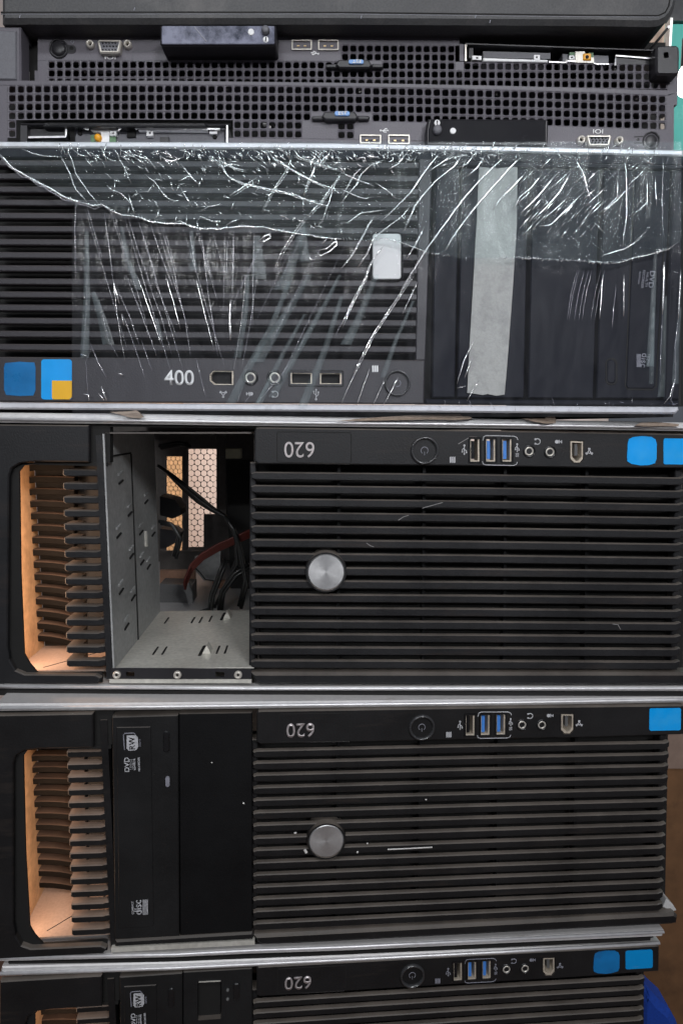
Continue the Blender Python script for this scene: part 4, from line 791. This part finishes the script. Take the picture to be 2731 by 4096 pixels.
prism(TB, [(1722, 480), (2182, 482), (2182, 568), (1714, 568), (1714, 520)], -.0086, -.0078, M['serverglossy2'], 'status_window', mo, bev=.0003)
MB().dome(TB.P(1748, 521, -.009), .0027, -.0115, -.008).build('knob', M['greydrive'], mo, smooth=True); MB().dome(TB.P(1811, 523, -.009), .0018, -.0092, -.0085).build('white_dot', M['white'], mo)
MB().dome(TB.P(1748, 491, -.009), .0018, -.0092, -.0085).build('white_dot', M['white'], mo); text(TB, '?', 1748, 491, 15, 8, -.0093, M['serverdark'], mo, bold=.03)
vga(TB, 2344, 538, 2446, 584, srvB, (2319, 564), (2470, 567)); text(TB, 'IOI', 2390, 526, 15, 0, -.0001, M['white'], srvB, sx=1.5)
MB().ring(TB.P(2602, 563), .0042, .0055, -.001, .002).build('power_button_collar', M['serverdark'], srvB, smooth=True); MB().dome(TB.P(2602, 563), .0040, -.001, .002).build('power_button', M['serverdark'], srvB, smooth=True); MB().dome(TB.P(2550, 558), .0014, -.0002, .002).build('led', M['serverdark'], srvB)
lines(TB, [[(2535, 548), (2570, 546)], [(2535, 572), (2570, 572)]], 0, .0004, M['serverdark'], srvB, 'button_outline')
# drive slot of the lower server
prism(TB, [(83, 492), (919, 494), (919, 500), (83, 498)], -.0006, .003, M['serverdark'], 'slot_frame', srvB, bev=.0004)
prism(TB, [(83, 500), (110, 500), (110, 590), (83, 590)], .0002, .02, M['serverdark'], 'slot_frame', srvB); prism(TB, [(905, 500), (912, 500), (912, 590), (905, 590)], -.0004, .02, M['edge'], 'slot_frame', srvB)
prism(TB, [(105, 500), (905, 500), (905, 640), (105, 640)], .022, .024, M['deep'], 'slot_back', srvB)
prism(TB, [(180, 489), (820, 490), (826, 506), (170, 505)], -.0016, .006, M['blackgloss'], 'slot_lip', srvB, bev=.0006)
prism(TB, [(112, 510), (255, 508), (262, 520), (262, 543), (112, 545)], .004, .012, M['serverdark'], 'bracket', srvB, bev=.0004)
lines(TB, [[(109, 558), (109, 549), (262, 547), (265, 540), (265, 506)]], .002, .0007, M['edge'], srvB, 'wire_edge')
prism(TB, [(300, 510), (900, 512), (900, 640), (300, 640)], .006, .02, M['greydrive'], 'slim_drive', srvB, bev=.0006)
prism(TB, [(355, 514), (475, 514), (475, 522), (438, 524), (438, 640), (405, 640), (405, 530), (372, 526)], .0035, .0058, M['whiteplastic'], 'catch', srvB)
prism(TB, [(364, 540), (384, 540), (384, 640), (364, 640)], .0045, .0058, M['pcb'], 'circuit_board', srvB); prism(TB, [(438, 545), (464, 545), (464, 640), (438, 640)], .0045, .0058, M['pcb'], 'circuit_board', srvB)
MB().dome(TB.P(387, 543), .0023, .001, .006).build('orange_button', M['orange'], srvB, smooth=True)
prism(TB, [(440, 524), (466, 524), (466, 542), (440, 542)], .003, .0058, M['whiteplastic'], 'clip', srvB, holes=[[(447, 529), (459, 529), (459, 537), (447, 537)]])
prism(TB, [(554, 510), (830, 513), (830, 525), (554, 522)], .003, .0058, M['whiteplastic'], 'catch', srvB, bev=.0004); prism(TB, [(587, 523), (612, 523), (612, 543), (587, 543)], .003, .0058, M['whiteplastic'], 'clip', srvB, holes=[[(595, 527), (604, 527), (604, 535), (595, 535)]])
prism(TB, [(838, 516), (869, 516), (869, 534), (838, 534)], .003, .0058, M['whiteplastic'], 'clip', srvB, holes=[[(848, 518), (858, 518), (858, 526), (848, 526)]])
lines(TB, [[(300, 508), (330, 508), (345, 516), (355, 518)], [(475, 520), (490, 508), (540, 510), (548, 518)], [(545, 512), (880, 516)]], .0015, .0006, M['edge'], srvB, 'wire_edge')
prism(TB, [(508, 516), (542, 516), (542, 548), (508, 548)], .0045, .006, M['deep'], 'square_hole', srvB); prism(TB, [(640, 548), (676, 548), (676, 640), (640, 640)], .0045, .006, M['serverdark'], 'latch', srvB)
for x, y in ((320, 532), (859, 546)): MB().dome(TB.P(x, y, .005), .0013, .0045, .006).build('screw_hole', M['deep'], srvB)
# upper server
RA = ((206, 190.2), (1400, 190.2), (2600, 203.8))
RA = ((206, 258.7 - 68), (1400, 261 - 68), (2600, 272 - 68))
def keepA(i, j):
    x = 206.4 + i * 32.6
    if j < 2:
        if 1370 < x < 1835: return True
        return 'cut'
    if j == 2 and (1300 < x < 1375): return True
    if x > 1835 and x < 1858 and j == 2: return False
    if j == 2 and 1310 < x < 1530: return False
    return True
pierced(TA, srvA, 206.4, 32.6, 76, RA, 33.9, 5, keepA, 0, 0, 0, 0)
xs_ = rng(190.1, 1347.3, 12); ka = [(x, qy(RA, x) + 33.9 * 1.5) for x in xs_]
prism(TA, [(152, 140), (1347.2, 140)] + ka[::-1] + [(152, 243)], .0001, .0012, M['server'], 'front_panel', srvA, holes=[])
prism(TA, [(152, 244), (189.9, 242), (189.9, 330), (152, 330)], .0001, .0012, M['server'], 'front_panel', srvA)
prism(TA, [(1347.4, 140), (1836, 140), (1836, 182), (1363, 176), (1363, 244), (1347.4, 244)], .0001, .0012, M['server'], 'front_panel', srvA)
prism(TA, [(1837, 176), (1857, 177), (1857, 244), (1837, 244)], .0001, .0012, M['server'], 'front_panel', srvA)
prism(TA, [(2440, 254), (2520, 254), (2520, 258), (2440, 257)], .0001, .0012, M['server'], 'front_panel', srvA)
prism(TA, [(2668, 205), (2714, 205), (2706, 420), (2668, 420)], .0001, .02, M['server'], 'ear', srvA)
prism(TA, [(150, 160), (2660, 170), (2660, 400), (150, 400)], .035, .04, M['deep'], 'inner_wall', srvA)
prism(TA, [(150, 128), (2600, 134), (2600, 139), (150, 133)], .0014, .6, M['server'], 'top_cover', srvA)
b = MB()
for i in range(12): u, v = TA.P(345 + i * 30, 285, .012); b.box(u - .0016, u + .0016, .012, .014, v - .0004, v + .0010)
b.build('inner_contacts', M['edge'], srvA)
ear = prism(TA, rrp(2622, 180, 2716, 300, 14), -.010, .0, M['serverdark'], 'ear', srvA, bev=.0012, holes=[rrp(2652, 208, 2672, 232, 6)])
prism(TA, [(-30, 105), (83, 106), (85, 330), (-30, 330)], -.012, .0, M['server'], 'ear', srvA, bev=.001); prism(TA, [(-30, 122), (66, 124), (66, 318), (-30, 318)], -.0130, -.012, M['greydrive'], 'ear_cover', srvA, bev=.0006)
prism(TA, [(84, 130), (152, 140), (152, 330), (84, 330)], .006, .03, M['deep'], 'ear_gap', srvA); prism(TA, [(94, 155), (118, 157), (118, 176), (94, 176)], .002, .006, M['greydrive'], 'latch', srvA); prism(TA, [(100, 272), (106, 272), (106, 320), (100, 320)], .001, .006, M['silver'], 'latch', srvA); prism(TA, [(140, 282), (152, 282), (152, 325), (140, 325)], .0, .006, M['server'], 'latch', srvA)
MB().ring(TA.P(236, 194), .0048, .0062, -.001, .002).build('power_button_collar', M['serverdark'], srvA, smooth=True); MB().dome(TA.P(236, 194), .0047, -.0015, .002).build('power_button', M['serverdark'], srvA, smooth=True)
prism(TA, rrp(262, 180, 304, 212, 14), -.0004, .0004, M['serverdark'], 'button_surround', srvA); MB().dome(TA.P(288, 194), .0013, -.0008, .001).build('led', M['deep'], srvA)
text(TA, 'O', 291, 167, 12, 0, -.0001, M['printdim'], srvA)
vga(TA, 390, 157, 486, 212, srvA, (365, 183), (514, 183)); text(TA, 'IOI', 442, 229, 15, 0, -.0001, M['white'], srvA, sx=1.6)
lines(TA, [[(532, 205), (648, 205)], [(532, 205), (532, 243), (642, 247)]], 0, .0003, M['greydrive'], srvA, 'label_outline')
mo = prism(TA, rrp(640, 98, 1105, 182, 9), -.017, .0, M['serverdark'], 'status_module', srvA, bev=.0012)
prism(TA, rrp(647, 103, 1098, 176, 6), -.0176, -.0168, M['serverglossy'], 'status_window', mo, bev=.0003)
MB().dome(TA.P(1063, 124, -.018), .0025, -.021, -.017).build('knob', M['greydrive'], mo, smooth=True); MB().dome(TA.P(1004, 127, -.018), .0019, -.0181, -.0175).build('white_dot', M['white'], mo)
MB().dome(TA.P(1063, 157, -.018), .0018, -.0181, -.0175).build('white_dot', M['white'], mo); text(TA, 'i', 1063, 157, 15, -8, -.0182, M['serverdark'], mo, bold=.04)
lines(TA, [[(778, 108), (800, 135), (826, 166)]], -.0177, .0004, M['printdim'], mo, 'scratch')
usb_flat(TA, 1166, 158, 1247, 199, srvA); usb_flat(TA, 1272, 158, 1354, 200, srvA); usb_icon(TA, 1259, 213, 14, -80, srvA, m=M['white']); est_tag(TA, 1418, 256, srvA, 180)
# drive slot of the upper server
prism(TA, [(1860, 172), (2640, 200), (2640, 204), (1860, 177)], -.002, .02, M['serverdark'], 'slot_frame', srvA)
prism(TA, [(1859, 178), (1865, 178), (1865, 244), (1859, 244)], -.002, .02, M['portgrey'], 'slot_frame', srvA)
prism(TA, [(1866, 178), (2625, 205), (2625, 262), (1866, 250)], .012, .014, M['deep'], 'slot_back', srvA)
prism(TA, [(1930, 205), (2200, 212), (2200, 236), (1932, 230)], .002, .011, M['greydrive'], 'slim_drive', srvA); prism(TA, [(1932, 231), (2190, 239), (2190, 249), (1932, 244)], -.001, .010, M['whiteplastic'], 'catch', srvA, bev=.0004)
prism(TA, [(2135, 219), (2158, 220), (2158, 240), (2135, 239)], -.0012, .003, M['whiteplastic'], 'clip', srvA, holes=[[(2142, 225), (2151, 225), (2151, 233), (2142, 233)]])
prism(TA, [(1888, 222), (1925, 224), (1925, 240), (1888, 238)], -.001, .006, M['whiteplastic'], 'catch', srvA, holes=[[(1902, 227), (1912, 227), (1912, 236), (1902, 236)]])
prism(TA, [(1875, 186), (1892, 186), (1892, 232), (1875, 232)], .001, .008, M['serverdark'], 'latch', srvA)
prism(TA, [(2248, 214), (2434, 222), (2434, 256), (2248, 250)], .002, .011, M['greydrive'], 'slim_drive', srvA, bev=.0004)
prism(TA, [(2300, 206), (2338, 206), (2338, 226), (2374, 230), (2374, 252), (2262, 248), (2262, 240), (2300, 240)], -.0005, .0018, M['cage'], 'catch', srvA)
prism(TA, [(2276, 222), (2296, 223), (2296, 238), (2276, 237)], -.001, .001, M['whiteplastic'], 'clip', srvA, holes=[[(2281, 227), (2291, 227), (2291, 233), (2281, 233)]]); prism(TA, [(2276, 209), (2296, 209), (2296, 221), (2276, 220)], 0, .0018, M['pcb'], 'circuit_board', srvA); prism(TA, [(2352, 210), (2372, 211), (2372, 228), (2352, 227)], 0, .0018, M['pcb'], 'circuit_board', srvA)
prism(TA, rrp(2332, 212, 2364, 240, 4), -.0015, .001, M['orange'], 'orange_button', srvA, bev=.0006); MB().dome(TA.P(2348, 226, -.002), .0014, -.0018, 0).build('socket_hole', M['deep'], srvA)
lines(TA, [[(2194, 247), (2262, 250), (2270, 243), (2300, 246)], [(2374, 252), (2384, 256), (2434, 256)]], -.001, .0005, M['edge'], srvA, 'wire_edge')
lines(TA, [[(2459, 262), (2461, 222), (2606, 234), (2607, 200)]], -.001, .0006, M['edge'], srvA, 'wire_edge'); prism(TA, [(2463, 226), (2604, 237), (2620, 238), (2620, 258), (2463, 257)], 0, .01, M['serverdark'], 'bracket', srvA)
# little flecks seen through the meshes
for t_, pr, pts in ((TB, srvB, [(1060, 495, 9), (1078, 508, 6), (1440, 362, 8), (1983, 374, 6), (2545, 392, 6), (908, 355, 4)]), (TA, srvA, [(2466, 278, 8), (2660, 218, 8)])):
    for x, y, r in pts: MB().dome(t_.P(x, y, .004), t_.mm(r), .0035, .005, 9).build('fleck', M['dustwhite'], pr)

# ---------------------------------------------------------------- the dark case on top
c0_ = empty('desktop_computer', T0, 'dusty dark grey computer case with a rounded corner, topmost in the stack', 'computer')
out = [(-40, -260), (2706, -260), (2706, 0), (2700, 30), (2686, 58), (2664, 82), (2636, 96), (2600, 99), (2400, 95), (1365, 89), (-40, 89)]
out = [(5, -260), (2706, -260), (2706, 0), (2700, 30), (2686, 58), (2664, 82), (2636, 96), (2600, 99), (2400, 95), (1365, 89), (5, 89)]
prism(T0, out, 0, .46, M['lid'], 'case_body', c0_, bev=.0025)
lines(T0, [[(5, 50), (700, 49), (1365, 50), (2300, 61), (2630, 63), (2658, 50), (2672, 25), (2676, 0), (2678, -100)]], .0001, .0006, M['deep'], c0_, 'groove')
lines(T0, [[(5, 57), (1365, 56), (2300, 67), (2632, 68)]], .0, .0003, M['greydrive'], c0_, 'groove_lip')
u, v = T0.P(2672, 84); MB().tube([(u + .0022, .004, v - .0012), (u + .0022, .455, v - .0012)], .0009, 6).build('side_seam', M['edge'], c0_)
for x, y in ((82, 60), (1446, 62), (1902, 60), (1960, 80), (540, 30)): lines(T0, [[(x, y), (x - 3, y + 12)]], -.0002, .0003, M['printdim'], c0_, 'scratch')

# ---------------------------------------------------------------- scraps stuck between the cases
def scrap(pts, label, w=-.002, tw=.012, t=T2):
    o = empty('paper_scrap', t, label, 'paper scrap', 'torn brown paper scraps between the cases')
    V = [t.raw(x, y, w) for x, y in pts]; b = MB(); n = len(V); b.plate(V, [], w, w + .0006, 0)
    V2 = [(x, y) for x, y in V]
    me = b.build('paper', M['scrap'], o)
    for vtx in me.data.vertices: vtx.co.y += .0018 * mn.noise(Vector((vtx.co.x * 90, vtx.co.z * 160, len(label))))
    return o
scrap([(440, 1648), (520, 1645), (546, 1641), (562, 1652), (576, 1668), (560, 1673), (520, 1670), (480, 1658)], 'small torn brown scrap at the left, leftmost of those on the silver edge')
scrap([(1345, 1684), (1420, 1676), (1500, 1670), (1640, 1661), (1800, 1657), (1838, 1657), (1850, 1664), (1888, 1668), (1880, 1676), (1820, 1680), (1700, 1678), (1500, 1684)], 'long thin torn brown scrap lying along the middle of the silver edge')
scrap([(2085, 1674), (2130, 1674), (2176, 1674), (2196, 1662), (2212, 1656), (2222, 1674), (2222, 1692), (2180, 1695), (2140, 1688), (2110, 1680)], 'torn brown scrap with a pointed flap right of the long thin scrap')
scrap([(2536, 1702), (2560, 1691), (2620, 1688), (2668, 1692), (2714, 1696), (2712, 1706), (2640, 1706), (2580, 1707)], 'flat brown stain-like scrap above the barrel-shaped blue sticker, farthest right')

# ---------------------------------------------------------------- surroundings
def wpt(px, py, Y):                                       # a point of a wall standing Y metres away
    x = (px - 1365.5) / FPX; up = -(py - 2048) / FPX; c, n_ = math.cos(TH), math.sin(TH); d = Vector((x, c + up * n_, -n_ + up * c)); return d * (Y / d.y) + Vector((0, 0, CAMZ))
def slab(name, m, x0, x1, z0, z1, y0, y1, **kw): o = MB().box(x0, x1, y0, y1, z0, z1).build(name, m); tag(o, **kw); return o
slab('wall', M['palewall'], -1.2, .60, -.2, 3, 1.55, 1.6, kind='structure')
zt_ = wpt(2700, 96, 1.5).z
slab('teal_wall', M['tealwall'], .61, 2.0, 1.15, zt_, 1.5, 1.55, kind='structure')
slab('window', M['cyan'], .61, 2.0, zt_ + .045, 3.0, 1.5, 1.53, label='pale cyan window pane behind the stack at the top right corner', cat='window')
slab('beam', M['serverdark'], .61, 2.0, zt_ + .001, zt_ + .044, 1.49, 1.55, label='dark beam under the pale window behind the stack', cat='beam')
a = wpt(2660, 96, 1.4); c_ = wpt(2669, 96, 1.4)
slab('post', M['whitepost'], a.x, c_.x, 1.2, a.z, 1.38, 1.40, label='narrow white post in front of the teal wall', cat='post')
a = wpt(2570, 96, 1.42); c_ = wpt(2659, 96, 1.42)
slab('board', M['dustyboard'], a.x, c_.x, 1.2, a.z + .05, 1.42, 1.44, label='brownish board left of the white post', cat='board')
a = wpt(-60, 1500, .62); c_ = wpt(728, 1500, 1.40)
bx = slab('cardboard_sheet', M['board'], -.60, c_.x, .70, 1.45, 1.40, 1.405, label='tan cardboard sheet behind the stack, seen through the left rear vent', cat='cardboard')
bx = slab('panel', M['brownwall'], .30, 1.6, -.2, wpt(2700, 3075, .7).z, .70, .72, label='brown hardboard panel standing right of the stack', cat='panel')
a = wpt(2700, 3072, .70)
slab('panel', M['dustyboard'], .30, 1.6, a.z + .002, wpt(2700, 2940, .70).z + .12, .695, .72, label='dusty pinkish board above the brown panel at the right', cat='panel')
lo = bpy.data.objects.new('x', None); bpy.data.objects.remove(lo)
# blue cloth
bl = [(2560, 4250), (2560, 4010), (2575, 3975), (2590, 3960), (2606, 3975), (2640, 4015), (2690, 4060), (2712, 4100), (2730, 4160), (2740, 4250)]
V = [wpt(x, y, .56) for x, y in bl]; cl = MB(); cl.plate([(p.x, p.z) for p in V], [], .56, .59, .006); o = cl.build('blue_cloth', M['cloth']); tag(o, 'bright blue cloth or bag peeping out at the bottom right', 'cloth')
# bulb
p = wpt(2742, 335, .95); bm = bmesh.new(); bmesh.ops.create_uvsphere(bm, u_segments=24, v_segments=16, radius=.0125)
for v_ in bm.verts: v_.co.z *= 1.9 if v_.co.z > 0 else 1.3
me = bpy.data.meshes.new('glass'); bm.to_mesh(me); bm.free(); me.materials.append(M['bulb'])
bulb = bpy.data.objects.new('light_bulb', None); COL.objects.link(bulb); bulb.location = p; tag(bulb, 'glaring white bulb at the right edge behind the servers', 'lamp')
g = bpy.data.objects.new('glass', me); COL.objects.link(g); g.parent = bulb; MB().tube([(0, 0, .02), (0, 0, .055)], .008, 12).build('socket', M['serverdark'], bulb)
slab('ground', M['brownpart'], -4, 4, -.35, -.3, -4, 4, kind='structure')
